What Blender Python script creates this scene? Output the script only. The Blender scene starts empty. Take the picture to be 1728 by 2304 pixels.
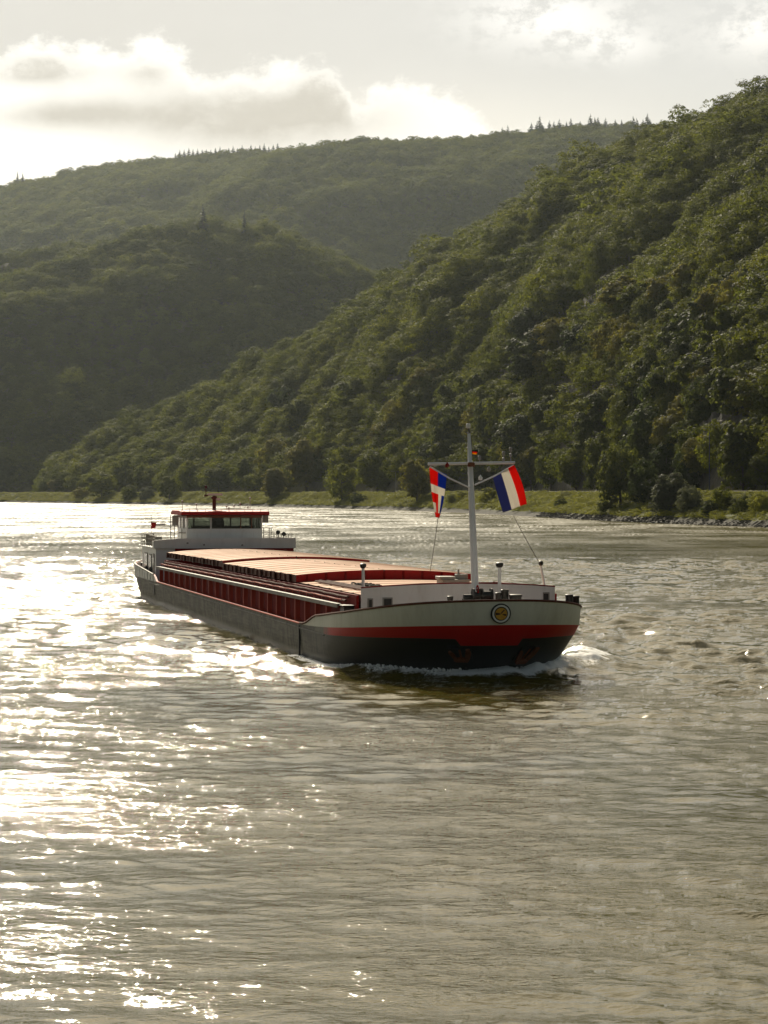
import bpy, math, random
import numpy as np
from mathutils import Vector, Matrix

SC = bpy.context.scene
COL = SC.collection
R = math.radians
rng = np.random.default_rng(7)
random.seed(7)

# ------------------------------------------------------------------ camera, sky, sun, exposure
FPX, HORIZ, CAMZ = 6000.0, 1108.0, 8.0          # focal length in photo pixels, eye-level row, height over the river (m)
cam_d = bpy.data.cameras.new('camera')
cam = bpy.data.objects.new('camera', cam_d)
COL.objects.link(cam)
cam_d.sensor_fit = 'VERTICAL'
cam_d.sensor_height = 24.0
cam_d.lens = FPX / 2304.0 * 24.0
cam_d.clip_start, cam_d.clip_end = 1.0, 12000.0
cam.location = (0, 0, CAMZ)
cam.rotation_euler = (R(90) - math.atan((1152 - HORIZ) / FPX), 0, 0)
SC.camera = cam
SC.view_settings.view_transform = 'Standard'
SC.view_settings.look = 'None'
SC.view_settings.gamma = 1.0
SC.view_settings.exposure = 0.0
SC.render.engine = 'CYCLES'
SC.cycles.use_denoising = True
SC.cycles.denoising_prefilter = 'ACCURATE'
SC.cycles.max_bounces = 6
SC.cycles.diffuse_bounces = 2
SC.cycles.glossy_bounces = 3
SC.cycles.transmission_bounces = 4
SC.cycles.transparent_max_bounces = 8
SC.cycles.volume_bounces = 0

SUN_AZ, SUN_EL = -10.8, 29.0                     # degrees, azimuth from the view direction (+Y), to the left
sun_d = bpy.data.lights.new('sun', 'SUN')
sun = bpy.data.objects.new('sun', sun_d)
COL.objects.link(sun)
sun_d.energy = 5.0
sun_d.angle = R(0.5)
sun_d.color = (1.0, 0.90, 0.71)
SDIR = Vector((math.sin(R(SUN_AZ)) * math.cos(R(SUN_EL)), math.cos(R(SUN_AZ)) * math.cos(R(SUN_EL)), math.sin(R(SUN_EL))))
sun.rotation_euler = SDIR.to_track_quat('Z', 'Y').to_euler()


class NT:
    """small node-tree writer"""
    def __init__(s, tree):
        s.t = tree
        s.t.nodes.clear()

    def n(s, typ, **kw):
        nd = s.t.nodes.new(typ)
        for k, v in kw.items():
            setattr(nd, k, v)
        return nd

    def link(s, a, b):
        s.t.links.new(a, b)

    def put(s, sock, v):
        if v is None:
            return
        if hasattr(v, 'links') or isinstance(v, bpy.types.NodeSocket):
            s.t.links.new(v, sock)
        else:
            sock.default_value = v

    def m(s, op, a, b=None, c=None, clamp=False):
        nd = s.n('ShaderNodeMath', operation=op, use_clamp=clamp)
        s.put(nd.inputs[0], a)
        s.put(nd.inputs[1], b)
        s.put(nd.inputs[2], c)
        return nd.outputs[0]

    def mix(s, f, a, b):
        nd = s.n('ShaderNodeMix', data_type='RGBA')
        s.put(nd.inputs[0], f)
        for k, v in ((6, a), (7, b)):
            s.put(nd.inputs[k], (*v, 1.0) if isinstance(v, tuple) and len(v) == 3 else v)
        return nd.outputs[2]

    def noise(s, vec, scale, detail=3.0, rough=0.55, dim='3D'):
        nd = s.n('ShaderNodeTexNoise', noise_dimensions=dim)
        if vec is not None:
            s.link(vec, nd.inputs['Vector'])
        nd.inputs['Scale'].default_value = scale
        nd.inputs['Detail'].default_value = detail
        nd.inputs['Roughness'].default_value = rough
        return nd.outputs[0]

    def ss(s, v, lo, hi):
        nd = s.n('ShaderNodeMapRange', interpolation_type='SMOOTHSTEP')
        s.put(nd.inputs[0], v)
        s.put(nd.inputs[1], lo)
        s.put(nd.inputs[2], hi)
        return nd.outputs[0]

    def gauss(s, x, y, cx, cy, rx, ry):
        a = s.m('POWER', s.m('ABSOLUTE', s.m('DIVIDE', s.m('SUBTRACT', x, cx), rx)), 2.0)
        b = s.m('POWER', s.m('ABSOLUTE', s.m('DIVIDE', s.m('SUBTRACT', y, cy), ry)), 2.0)
        return s.m('EXPONENT', s.m('MULTIPLY', s.m('ADD', a, b), -1.0))

    def xyz(s, x, y, z):
        nd = s.n('ShaderNodeCombineXYZ')
        for k, v in enumerate((x, y, z)):
            s.put(nd.inputs[k], v)
        return nd.outputs[0]

    def sep(s, v):
        nd = s.n('ShaderNodeSeparateXYZ')
        s.link(v, nd.inputs[0])
        return nd.outputs


def build_world():
    w = bpy.data.worlds.new('World')
    SC.world = w
    w.use_nodes = True
    g = NT(w.node_tree)
    out = g.n('ShaderNodeOutputWorld')
    bg = g.n('ShaderNodeBackground')
    bg.inputs['Strength'].default_value = 0.1
    g.link(bg.outputs[0], out.inputs[0])
    sky = g.n('ShaderNodeTexSky', sky_type='NISHITA')
    sky.sun_disc = False
    sky.sun_elevation = R(SUN_EL)
    sky.sun_rotation = R(SUN_AZ)
    sky.air_density = 1.2
    sky.dust_density = 2.0
    tc = g.n('ShaderNodeTexCoord')
    x, y, z = g.sep(tc.outputs['Generated'])
    az = g.m('MULTIPLY', g.m('ARCTAN2', x, y), 6.0)            # azimuth and elevation, in sixths of a radian
    hyp = g.m('SQRT', g.m('ADD', g.m('MULTIPLY', x, x), g.m('MULTIPLY', y, y)))
    el = g.m('MULTIPLY', g.m('ARCTAN2', z, hyp), 6.0)
    v2 = g.xyz(az, g.m('MULTIPLY', el, 1.35), 0.0)
    nb = g.noise(v2, 4.2, 8, 0.62)
    nf = g.noise(v2, 13.0, 7, 0.66)
    nw = g.noise(g.xyz(g.m('ADD', az, 7.0), g.m('MULTIPLY', el, 2.6), 3.0), 1.4, 6, 0.6)
    # crest line of the cloud bank as elevation over azimuth
    cur = g.n('ShaderNodeFloatCurve')
    A0, A1 = -1.3, 1.3
    pts = [(-1.3, .93), (-.864, .965), (-.80, .985), (-.748, .992), (-.675, .975), (-.594, .985), (-.52, .997), (-.459, .985), (-.415, .935),
           (-.285, .942), (-.19, .950), (-.12, .938), (-.085, .905), (-.055, .87), (-.01, .905), (.06, .908), (.14, .89), (.22, .83), (.4, .79), (1.3, .8)]
    c = cur.mapping.curves[0]
    cur.mapping.use_clip = False
    while len(c.points) < len(pts):
        c.points.new(0.5, 0.5)
    for p, (a, e) in zip(c.points, pts):
        p.location = ((a - A0) / (A1 - A0), e - 0.3)
    cur.mapping.update()
    g.link(g.m('DIVIDE', g.m('SUBTRACT', az, A0), A1 - A0, clamp=True), cur.inputs['Value'])
    top = g.m('ADD', cur.outputs[0], 0.3)
    d = g.m('SUBTRACT', top, el)
    d = g.m('ADD', d, g.m('MULTIPLY', g.m('SUBTRACT', nf, 0.5), 0.17))
    d = g.m('ADD', d, g.m('MULTIPLY', g.m('SUBTRACT', nb, 0.5), 0.10))
    inside = g.ss(d, -0.028, 0.034)
    rim = g.m('EXPONENT', g.m('MULTIPLY', g.m('MAXIMUM', d, 0.0), -34.0))
    grey = g.m('ADD', g.gauss(az, el, -.30, .835, .28, .072), g.m('MULTIPLY', g.gauss(az, el, -.775, .935, .115, .032), .95))
    grey = g.m('ADD', grey, g.m('MULTIPLY', g.gauss(az, el, -.53, .935, .06, .03), .6))
    grey = g.m('ADD', grey, g.m('MULTIPLY', g.gauss(az, el, -.13, .90, .05, .05), .8))
    grey = g.m('ADD', grey, g.m('MULTIPLY', g.gauss(az, el, -.80, .83, .10, .03), .35))
    grey = g.m('ADD', grey, g.m('MULTIPLY', g.gauss(az, el, -.66, .84, .13, .035), .6))
    grey = g.m('MULTIPLY', grey, g.m('ADD', 0.35, g.m('MULTIPLY', nb, 1.9)))
    grey = g.m('MULTIPLY', g.m('MINIMUM', grey, 1.0), g.m('SUBTRACT', 1.0, rim))
    body = g.mix(grey, (1.15, 1.12, 1.05), (0.55, 0.52, 0.47))
    # veil of high cloud: brighter and warmer towards the sun
    sdot = g.n('ShaderNodeVectorMath', operation='DOT_PRODUCT')
    g.link(tc.outputs['Generated'], sdot.inputs[0])
    sdot.inputs[1].default_value = SDIR
    ang = g.m('ARCCOSINE', g.m('MINIMUM', sdot.outputs['Value'], 0.9999))
    glow = g.m('EXPONENT', g.m('MULTIPLY', ang, -4.2))
    wide = g.ss(ang, 1.15, 0.22)
    vr = g.mix(g.ss(az, -0.7, 0.9), (0.655, 0.635, 0.60), (0.72, 0.725, 0.715))
    lowglow = g.gauss(az, el, .10, .80, .55, .10)
    vr = g.mix(g.m('MULTIPLY', lowglow, 0.8), vr, (0.95, 0.91, 0.82))
    streak = g.m('ADD', 0.93, g.m('MULTIPLY', nw, 0.14))
    wis = g.m('ADD', g.gauss(az, el, .38, 1.055, .17, .065), g.gauss(az, el, .84, 1.02, .11, .06))
    wis = g.m('ADD', wis, g.m('MULTIPLY', g.gauss(az, el, .52, .99, .10, .035), .7))
    wis = g.m('MULTIPLY', wis, g.ss(nf, 0.37, 0.56), clamp=True)
    vr = g.mix(g.m('MULTIPLY', wis, .95), vr, (1.12, 1.10, 1.06))
    sc = g.n('ShaderNodeVectorMath', operation='SCALE')
    g.link(vr, sc.inputs[0])
    g.link(streak, sc.inputs['Scale'])
    # brighter veil near the sun, well above the frame
    hi = g.m('MULTIPLY', g.ss(el, 1.05, 2.6), 1.15)
    vr = g.mix(g.ss(el, 1.1, 2.2), vr, (0.80, 0.70, 0.50))
    g.link(vr, sc.inputs[0])
    gl = g.n('ShaderNodeVectorMath', operation='SCALE')
    gl.inputs[0].default_value = (2.2, 1.8, 1.3)
    g.link(g.m('MULTIPLY', g.m('MULTIPLY', glow, hi), g.m('ADD', .55, nw)), gl.inputs['Scale'])
    ad = g.n('ShaderNodeVectorMath', operation='ADD')
    g.link(sc.outputs[0], ad.inputs[0])
    g.link(gl.outputs[0], ad.inputs[1])
    cl = g.mix(inside, ad.outputs[0], body)
    k10 = g.n('ShaderNodeVectorMath', operation='SCALE')
    g.link(cl, k10.inputs[0])
    k10.inputs['Scale'].default_value = 10.0
    cover = g.m('MULTIPLY', g.m('ADD', 0.05, g.m('MULTIPLY', wide, 0.95)), g.ss(z, -0.08, 0.0))
    brk = g.m('MULTIPLY', g.ss(nw, .42, .6), g.ss(ang, 0.7, 1.2))
    cover = g.m('MULTIPLY', cover, g.m('SUBTRACT', 1.0, g.m('MULTIPLY', brk, .55)))
    tint = g.n('ShaderNodeVectorMath', operation='MULTIPLY')
    g.link(sky.outputs[0], tint.inputs[0])
    tint.inputs[1].default_value = (0.50, 0.47, 0.40)
    fin = g.mix(cover, tint.outputs[0], k10.outputs[0])
    g.link(fin, bg.inputs['Color'])
    w.cycles.sampling_method = 'MANUAL'
    w.cycles.sample_map_resolution = 512


build_world()

# ------------------------------------------------------------------ helpers


def at(px, py, D):
    """the point seen at photo pixel (px, py) at depth D metres"""
    return np.array(((px - 864.0) / FPX * D, D, CAMZ + (HORIZ - py) / FPX * D))


def tag(o, label=None, cat=None, group=None, kind=None):
    for k, v in (('label', label), ('category', cat), ('group', group), ('kind', kind)):
        if v is not None:
            o[k] = v
    return o


def empty(name, loc=(0, 0, 0), rz=0.0):
    o = bpy.data.objects.new(name, None)
    COL.objects.link(o)
    o.location = loc
    o.rotation_euler = (0, 0, rz)
    o.empty_display_size = 0.5
    return o


def link_mesh(name, me, parent=None):
    o = bpy.data.objects.new(name, me)
    COL.objects.link(o)
    if parent is not None:
        o.parent = parent
    return o


def np_mesh(name, verts, faces, mats=(), smooth=False, mat_idx=None):
    """mesh from numpy arrays; faces (n,4) or (n,3)"""
    me = bpy.data.meshes.new(name)
    verts = np.asarray(verts, dtype=np.float32)
    faces = np.asarray(faces, dtype=np.int32)
    nf, k = faces.shape if len(faces) else (0, 4)
    me.vertices.add(len(verts))
    me.vertices.foreach_set('co', verts.ravel())
    if nf:
        me.loops.add(nf * k)
        me.loops.foreach_set('vertex_index', faces.ravel())
        me.polygons.add(nf)
        me.polygons.foreach_set('loop_start', np.arange(0, nf * k, k, dtype=np.int32))
        me.polygons.foreach_set('use_smooth', np.full(nf, smooth, dtype=bool))
        if mat_idx is not None:
            me.polygons.foreach_set('material_index', np.asarray(mat_idx, dtype=np.int32))
    for m in mats:
        me.materials.append(m)
    me.update(calc_edges=True)
    return me


class MB:
    """collects shapes and links them as one mesh object"""
    def __init__(s):
        s.v, s.f, s.mi = [], [], []

    def add(s, vs, fs, mi=0):
        o = len(s.v)
        s.v += [tuple(map(float, v)) for v in vs]
        s.f += [tuple(i + o for i in f) for f in fs]
        s.mi += [mi] * len(fs)

    def box(s, x0, x1, y0, y1, z0, z1, mi=0):
        s.add([(x0, y0, z0), (x1, y0, z0), (x1, y1, z0), (x0, y1, z0), (x0, y0, z1), (x1, y0, z1), (x1, y1, z1), (x0, y1, z1)],
              [(3, 2, 1, 0), (4, 5, 6, 7), (0, 1, 5, 4), (1, 2, 6, 5), (2, 3, 7, 6), (3, 0, 4, 7)], mi)

    def tube(s, pts, r, n=8, mi=0, caps=True):
        """round bar along pts; r one radius or one per point"""
        pts = [Vector(p) for p in pts]
        rs = r if isinstance(r, (list, tuple)) else [r] * len(pts)
        vs, fs = [], []
        up = None
        for i, p in enumerate(pts):
            a = pts[max(i - 1, 0)]
            b = pts[min(i + 1, len(pts) - 1)]
            t = (b - a).normalized()
            if up is None or abs(up.dot(t)) > 0.95:
                up = Vector((0, 0, 1)) if abs(t.z) < 0.9 else Vector((1, 0, 0))
            u = t.cross(up).normalized()
            w = u.cross(t).normalized()
            for k in range(n):
                an = 2 * math.pi * k / n
                vs.append(p + (u * math.cos(an) + w * math.sin(an)) * rs[i])
        for i in range(len(pts) - 1):
            for k in range(n):
                a, b = i * n + k, i * n + (k + 1) % n
                fs.append((a, b, b + n, a + n))
        if caps:
            fs.append(tuple(range(n - 1, -1, -1)))
            fs.append(tuple(range((len(pts) - 1) * n, len(pts) * n)))
        s.add(vs, fs, mi)

    def lathe(s, c, prof, n=12, mi=0):
        """revolve (r, z) profile about the vertical through c"""
        vs, fs = [], []
        for r, z in prof:
            for k in range(n):
                a = 2 * math.pi * k / n
                vs.append((c[0] + r * math.cos(a), c[1] + r * math.sin(a), c[2] + z))
        for i in range(len(prof) - 1):
            for k in range(n):
                a, b = i * n + k, i * n + (k + 1) % n
                fs.append((a, b, b + n, a + n))
        fs.append(tuple(range(n - 1, -1, -1)))
        fs.append(tuple(range((len(prof) - 1) * n, len(prof) * n)))
        s.add(vs, fs, mi)

    def prism(s, poly, ax, lo, hi, mi=0):
        """extrude a 2D polygon along axis ax ('x','y','z')"""
        def P(a, b, t):
            return {'x': (t, a, b), 'y': (a, t, b), 'z': (a, b, t)}[ax]
        n = len(poly)
        vs = [P(a, b, lo) for a, b in poly] + [P(a, b, hi) for a, b in poly]
        fs = [tuple(range(n - 1, -1, -1)), tuple(range(n, 2 * n))] + [(i, (i + 1) % n, (i + 1) % n + n, i + n) for i in range(n)]
        s.add(vs, fs, mi)

    def build(s, name, mats, parent=None, smooth=True, angle=38, bevel=0.0):
        me = bpy.data.meshes.new(name)
        me.from_pydata(s.v, [], s.f)
        if not isinstance(mats, (list, tuple)):
            mats = [mats]
        for m in mats:
            me.materials.append(m)
        me.polygons.foreach_set('material_index', np.array(s.mi, dtype=np.int32))
        import bmesh
        bm = bmesh.new()
        bm.from_mesh(me)
        bmesh.ops.recalc_face_normals(bm, faces=bm.faces)
        bm.to_mesh(me)
        bm.free()
        if smooth:
            me.polygons.foreach_set('use_smooth', np.ones(len(me.polygons), dtype=bool))
            me.set_sharp_from_angle(angle=R(angle))
        me.update()
        o = link_mesh(name, me, parent)
        if bevel:
            b = o.modifiers.new('bevel', 'BEVEL')
            b.width = bevel
            b.segments = 2
            b.limit_method = 'ANGLE'
            b.angle_limit = R(40)
        return o


# ------------------------------------------------------------------ materials


def mat(name):
    m = bpy.data.materials.new(name)
    m.use_nodes = True
    g = NT(m.node_tree)
    out = g.n('ShaderNodeOutputMaterial')
    return m, g, out


def paint(name, col, rough=0.45, wear=None, amt=0.3, scale=1.5, stretch=(1, 1, 1), spec=0.4, bump=0.0, metallic=0.0):
    """painted or raw metal with blotches and runs of wear"""
    m, g, out = mat(name)
    b = g.n('ShaderNodeBsdfPrincipled')
    g.link(b.outputs[0], out.inputs[0])
    tc = g.n('ShaderNodeTexCoord')
    mp = g.n('ShaderNodeMapping')
    mp.inputs['Scale'].default_value = stretch
    g.link(tc.outputs['Object'], mp.inputs[0])
    n1 = g.noise(mp.outputs[0], scale, 6, 0.62)
    n2 = g.noise(mp.outputs[0], scale * 7, 4, 0.6)
    wear = wear or tuple(c * 0.5 for c in col)
    f = g.m('MULTIPLY', g.ss(g.m('ADD', g.m('MULTIPLY', n1, 0.7), g.m('MULTIPLY', n2, 0.3)), 0.42, 0.72), amt * 1.6, clamp=True)
    c = g.mix(f, col, wear)
    c2 = g.mix(g.m('MULTIPLY', g.m('ABSOLUTE', g.m('SUBTRACT', n2, 0.5)), 0.8), c, tuple(x * 0.75 for x in col))
    g.link(c2, b.inputs['Base Color'])
    g.link(g.m('ADD', rough - 0.08, g.m('MULTIPLY', n1, 0.2)), b.inputs['Roughness'])
    b.inputs['Specular IOR Level'].default_value = spec
    b.inputs['Metallic'].default_value = metallic
    if bump:
        bp = g.n('ShaderNodeBump')
        bp.inputs['Strength'].default_value = bump
        bp.inputs['Distance'].default_value = 0.02
        g.link(n1, bp.inputs['Height'])
        g.link(bp.outputs[0], b.inputs['Normal'])
    return m


def foliage(name, dark, light, trans=0.40, hue=0.0, patch=0.02):
    """leaves: colour differs from tree to tree and, in patches, over a crown"""
    m, g, out = mat(name)
    oi = g.n('ShaderNodeObjectInfo')
    ge = g.n('ShaderNodeNewGeometry')
    n = g.noise(ge.outputs['Position'], 0.9, 3, 0.6)
    big = g.noise(ge.outputs['Position'], patch, 2, 0.5)
    f = g.m('ADD', g.m('MULTIPLY', g.m('POWER', oi.outputs['Random'], 2.2), 0.62), g.m('ADD', g.m('MULTIPLY', g.m('SUBTRACT', n, 0.5), 0.9), g.m('MULTIPLY', g.m('SUBTRACT', big, 0.42), 1.3)), clamp=True)
    f = g.m('MULTIPLY', f, g.m('ADD', 0.3, g.m('MULTIPLY', ge.outputs['Random Per Island'], 0.9)), clamp=True)
    col = g.mix(f, dark, light)
    dif = g.n('ShaderNodeBsdfPrincipled')
    dif.inputs['Roughness'].default_value = 0.6
    dif.inputs['Specular IOR Level'].default_value = 0.025
    g.link(col, dif.inputs['Base Color'])
    tr = g.n('ShaderNodeBsdfTranslucent')
    tcol = g.mix(0.6, col, g.mix(f, tuple(c * 1.9 for c in light), (0.42, 0.42, 0.025)))
    g.link(tcol, tr.inputs[0])
    mx = g.n('ShaderNodeMixShader')
    mx.inputs[0].default_value = trans
    g.link(dif.outputs[0], mx.inputs[1])
    g.link(tr.outputs[0], mx.inputs[2])
    g.link(mx.outputs[0], out.inputs[0])
    return m


M = {}
M['leaf'] = foliage('broad_leaves', (0.009, 0.024, 0.004), (0.150, 0.170, 0.010))
M['leaf_gold'] = foliage('yellowing_leaves', (0.050, 0.062, 0.010), (0.23, 0.20, 0.025))
M['leaf_grey'] = foliage('grey_willow_leaves', (0.050, 0.062, 0.038), (0.13, 0.14, 0.08))
M['leaf_dark'] = foliage('dark_leaves', (0.020, 0.034, 0.010), (0.060, 0.080, 0.020))
M['needle'] = foliage('conifer_needles', (0.014, 0.022, 0.010), (0.035, 0.046, 0.018), trans=0.15)
M['scrub'] = foliage('bramble_leaves', (0.055, 0.080, 0.010), (0.34, 0.33, 0.030), patch=0.05)
M['bark'] = paint('bark', (0.07, 0.055, 0.04), 0.85, (0.03, 0.025, 0.02), 0.5, 3.0, (1, 1, 0.25), bump=0.5)


def ground_mat():
    m, g, out = mat('hill_ground')
    b = g.n('ShaderNodeBsdfPrincipled')
    g.link(b.outputs[0], out.inputs[0])
    ge = g.n('ShaderNodeNewGeometry')
    n1 = g.noise(ge.outputs['Position'], 0.02, 5, 0.6)
    n2 = g.noise(ge.outputs['Position'], 0.3, 5, 0.65)
    c = g.mix(g.ss(n2, 0.35, 0.65), (0.035, 0.04, 0.014), (0.11, 0.095, 0.035))
    c = g.mix(g.ss(n1, 0.45, 0.62), c, (0.13, 0.115, 0.04))
    nz = g.sep(ge.outputs['Normal'])[2]
    rock = g.mix(n2, (0.04, 0.036, 0.03), (0.105, 0.095, 0.08))
    c = g.mix(g.ss(nz, 0.66, 0.5), c, rock)
    g.link(c, b.inputs['Base Color'])
    b.inputs['Roughness'].default_value = 0.9
    bp = g.n('ShaderNodeBump')
    bp.inputs['Strength'].default_value = 0.8
    bp.inputs['Distance'].default_value = 1.5
    g.link(n2, bp.inputs['Height'])
    g.link(bp.outputs[0], b.inputs['Normal'])
    return m


M['ground'] = ground_mat()
M['bankgrass'] = paint('bank_grass_soil', (0.075, 0.095, 0.018), 0.9, (0.045, 0.045, 0.015), 0.6, 0.25, bump=0.6)
def bank_mat():
    m, g, out = mat('bank_soil')
    b = g.n('ShaderNodeBsdfPrincipled')
    b.inputs['Roughness'].default_value = 0.9
    b.inputs['Specular IOR Level'].default_value = 0.15
    ge = g.n('ShaderNodeNewGeometry')
    n = g.noise(ge.outputs['Position'], 0.25, 5, 0.6)
    c = g.mix(n, (0.05, 0.065, 0.012), (0.105, 0.115, 0.022))
    z = g.m('ADD', g.sep(ge.outputs['Position'])[2], g.m('MULTIPLY', g.m('SUBTRACT', n, 0.5), 2.0))
    c = g.mix(g.ss(z, 2.0, 0.9), c, g.mix(n, (0.02, 0.019, 0.014), (0.055, 0.048, 0.036)))
    g.link(c, b.inputs['Base Color'])
    g.link(b.outputs[0], out.inputs[0])
    return m


M['bankgrass'] = bank_mat()
M['asphalt'] = paint('road_asphalt', (0.09, 0.088, 0.085), 0.85, (0.05, 0.05, 0.05), 0.4, 0.4)
M['rock'] = paint('rock', (0.12, 0.11, 0.10), 0.9, (0.04, 0.038, 0.03), 0.7, 0.35, (1, 1, 0.5), bump=0.9)
M['stone'] = paint('riprap_stone', (0.055, 0.05, 0.042), 0.85, (0.03, 0.028, 0.02), 0.5, 0.8, bump=0.5)
M['masonry'] = paint('old_masonry', (0.30, 0.27, 0.235), 0.9, (0.12, 0.105, 0.09), 0.55, 1.2, (1, 1, 0.4), bump=0.6)
M['rail_metal'] = paint('galvanised_rail', (0.24, 0.23, 0.20), 0.6, (0.14, 0.12, 0.10), 0.3, 1.0)

# ------------------------------------------------------------------ lie of the land
# waterline of the far bank (east side), nearest end first; s grows along it, d = distance inland
BANK = np.array([(420, -420), (300, -40), (190, 270), (120, 480), (87, 607), (61, 750), (44, 941), (14, 1170), (-59, 1477), (-170, 1810), (-314, 2182), (-520, 2420), (-900, 2640), (-1500, 2800)], float)


def smooth_poly(p, n):
    t = np.r_[0, np.cumsum(np.hypot(*np.diff(p, axis=0).T))]
    u = np.linspace(0, t[-1], n)
    q = np.c_[np.interp(u, t, p[:, 0]), np.interp(u, t, p[:, 1])]
    k = np.hanning(9)
    k /= k.sum()
    pad = np.vstack([q[:1].repeat(4, 0), q, q[-1:].repeat(4, 0)])
    return np.c_[np.convolve(pad[:, 0], k, 'valid'), np.convolve(pad[:, 1], k, 'valid')]


BP = smooth_poly(BANK, 130)


def bank_d(x, y):
    """signed distance from the waterline, inland positive"""
    x, y = np.asarray(x, float), np.asarray(y, float)
    sh = x.shape
    P = np.c_[x.ravel(), y.ravel()]
    best = np.full(len(P), 1e18)
    sgn = np.zeros(len(P))
    for a, b in zip(BP[:-1], BP[1:]):
        e = b - a
        w = P - a
        t = np.clip(w @ e / (e @ e), 0, 1)
        q = w - t[:, None] * e
        dd = (q * q).sum(1)
        cr = e[0] * w[:, 1] - e[1] * w[:, 0]
        k = dd < best
        best[k] = dd[k]
        sgn[k] = np.where(cr[k] < 0, 1, -1)
    return (np.sqrt(best) * sgn).reshape(sh)


def bank_z(d):
    return np.interp(d, [-8, -3, 0, 2.5, 6, 15, 17, 34], [-4, -1.2, 0.05, 1.3, 2.6, 7.0, 7.55, 7.6])


def hash2(i, j, s):
    v = np.sin(i * 127.1 + j * 311.7 + s * 74.7) * 43758.5453
    return v - np.floor(v)


def vnoise(x, y, s=0):
    xi, yi = np.floor(x), np.floor(y)
    fx, fy = x - xi, y - yi
    fx, fy = fx * fx * (3 - 2 * fx), fy * fy * (3 - 2 * fy)
    a, b = hash2(xi, yi, s), hash2(xi + 1, yi, s)
    c, d = hash2(xi, yi + 1, s), hash2(xi + 1, yi + 1, s)
    return (a + (b - a) * fx) * (1 - fy) + (c + (d - c) * fx) * fy


def fbm(x, y, s=0, o=4):
    v, a = 0, 0.5
    for k in range(o):
        v = v + a * vnoise(x * 2 ** k, y * 2 ** k, s + k)
        a *= 0.5
    return v


# crest lines of the hills: bearing (photo column), height (photo row), distance (m), tree height there, steepness behind
HILLS = {
    'near': dict(back=0.30, tree=18, pts=[(-60, 1104, 2330), (60, 1086, 2270), (150, 1000, 2220), (250, 932, 2180), (340, 892, 2130), (440, 852, 2080), (520, 820, 2020), (600, 772, 1960), (700, 722, 1900),
                      (820, 642, 1830), (900, 592, 1790), (1000, 532, 1730), (1090, 472, 1680), (1200, 427, 1630), (1300, 352, 1590), (1390, 322, 1560), (1460, 272, 1530), (1560, 240, 1490), (1640, 195, 1460),
                      (1728, 160, 1430), (1900, 90, 1370), (2200, 20, 1280), (3000, -60, 1150)]),
    'spur': dict(back=0.55, tree=9, pts=[(840, 1090, 1540), (900, 1005, 1470), (1000, 935, 1350), (1100, 866, 1250), (1180, 805, 1180), (1240, 758, 1130), (1300, 703, 1090), (1400, 652, 1045), (1500, 592, 1025), (1620, 505, 1005),
                      (1728, 412, 990), (1900, 330, 950), (2200, 240, 900), (3000, 150, 850)]),
    'crag': dict(back=0.6, tree=9, pts=[(1380, 1100, 905), (1430, 1040, 890), (1500, 950, 872), (1560, 850, 862), (1590, 792, 850), (1660, 722, 838), (1728, 662, 825), (1900, 560, 790), (2200, 470, 740), (3000, 400, 700)]),
    'mid': dict(back=0.25, tree=13, pts=[(-1800, 700, 2700), (-700, 690, 2720), (-300, 650, 2740), (0, 622, 2760), (100, 592, 2780), (200, 560, 2800), (300, 522, 2810), (380, 502, 2815), (440, 494, 2820), (520, 500, 2830), (600, 503, 2840), (680, 532, 2850),
                     (760, 572, 2870), (850, 615, 2890), (1000, 700, 2930), (1300, 900, 3000)]),
    'knoll': dict(back=0.25, tree=9, pts=[(-1800, 600, 3050), (-400, 600, 3050), (-100, 592, 3060), (0, 580, 3070), (90, 560, 3080), (170, 546, 3090), (230, 560, 3100), (330, 620, 3110), (450, 720, 3120)]),
    'far_lit': dict(back=0.2, tree=14, pts=[(380, 500, 4225), (440, 444, 4250), (470, 414, 4275), (520, 388, 4312), (580, 353, 4350), (640, 335, 4375), (700, 325, 4400), (830, 306, 4425), (910, 310, 4437), (1000, 306, 4450), (1100, 300, 4462), (1200, 290, 4475),
                         (1290, 281, 4487), (1400, 278, 4487), (1460, 276, 4487), (1700, 270, 4487), (2400, 300, 4500)]),
    'far_dark': dict(back=0.2, tree=14, pts=[(-1800, 470, 4750), (-600, 450, 4750), (-200, 430, 4750), (0, 418, 4750), (45, 404, 4750), (90, 400, 4750), (130, 387, 4750), (300, 361, 4750), (430, 346, 4750), (520, 341, 4750), (620, 336, 4750), (700, 335, 4750), (900, 340, 4750), (1400, 345, 4750), (2400, 400, 4750)]),
}


def foot_r(tanth, dwant):
    """distance Y along a bearing at which the bank distance reaches dwant"""
    r = np.geomspace(450, 3400, 900)
    out = []
    for t in np.atleast_1d(tanth):
        d = bank_d(t * r, r)
        k = np.where(d < dwant)[0]
        out.append(r[min(k[-1] + 1, len(r) - 1)] if len(k) else r[0])
    return np.array(out)


TAB_T = np.linspace(-0.50, 0.40, 181)
FOOT = foot_r(TAB_T, 32.0)
for k_, h_ in HILLS.items():
    p = np.array(h_['pts'], float)
    h_['t'] = (p[:, 0] - 864) / FPX
    h_['rc'] = p[:, 2]
    h_['zc'] = CAMZ + (HORIZ - p[:, 1]) / FPX * p[:, 2] - h_['tree']


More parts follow.
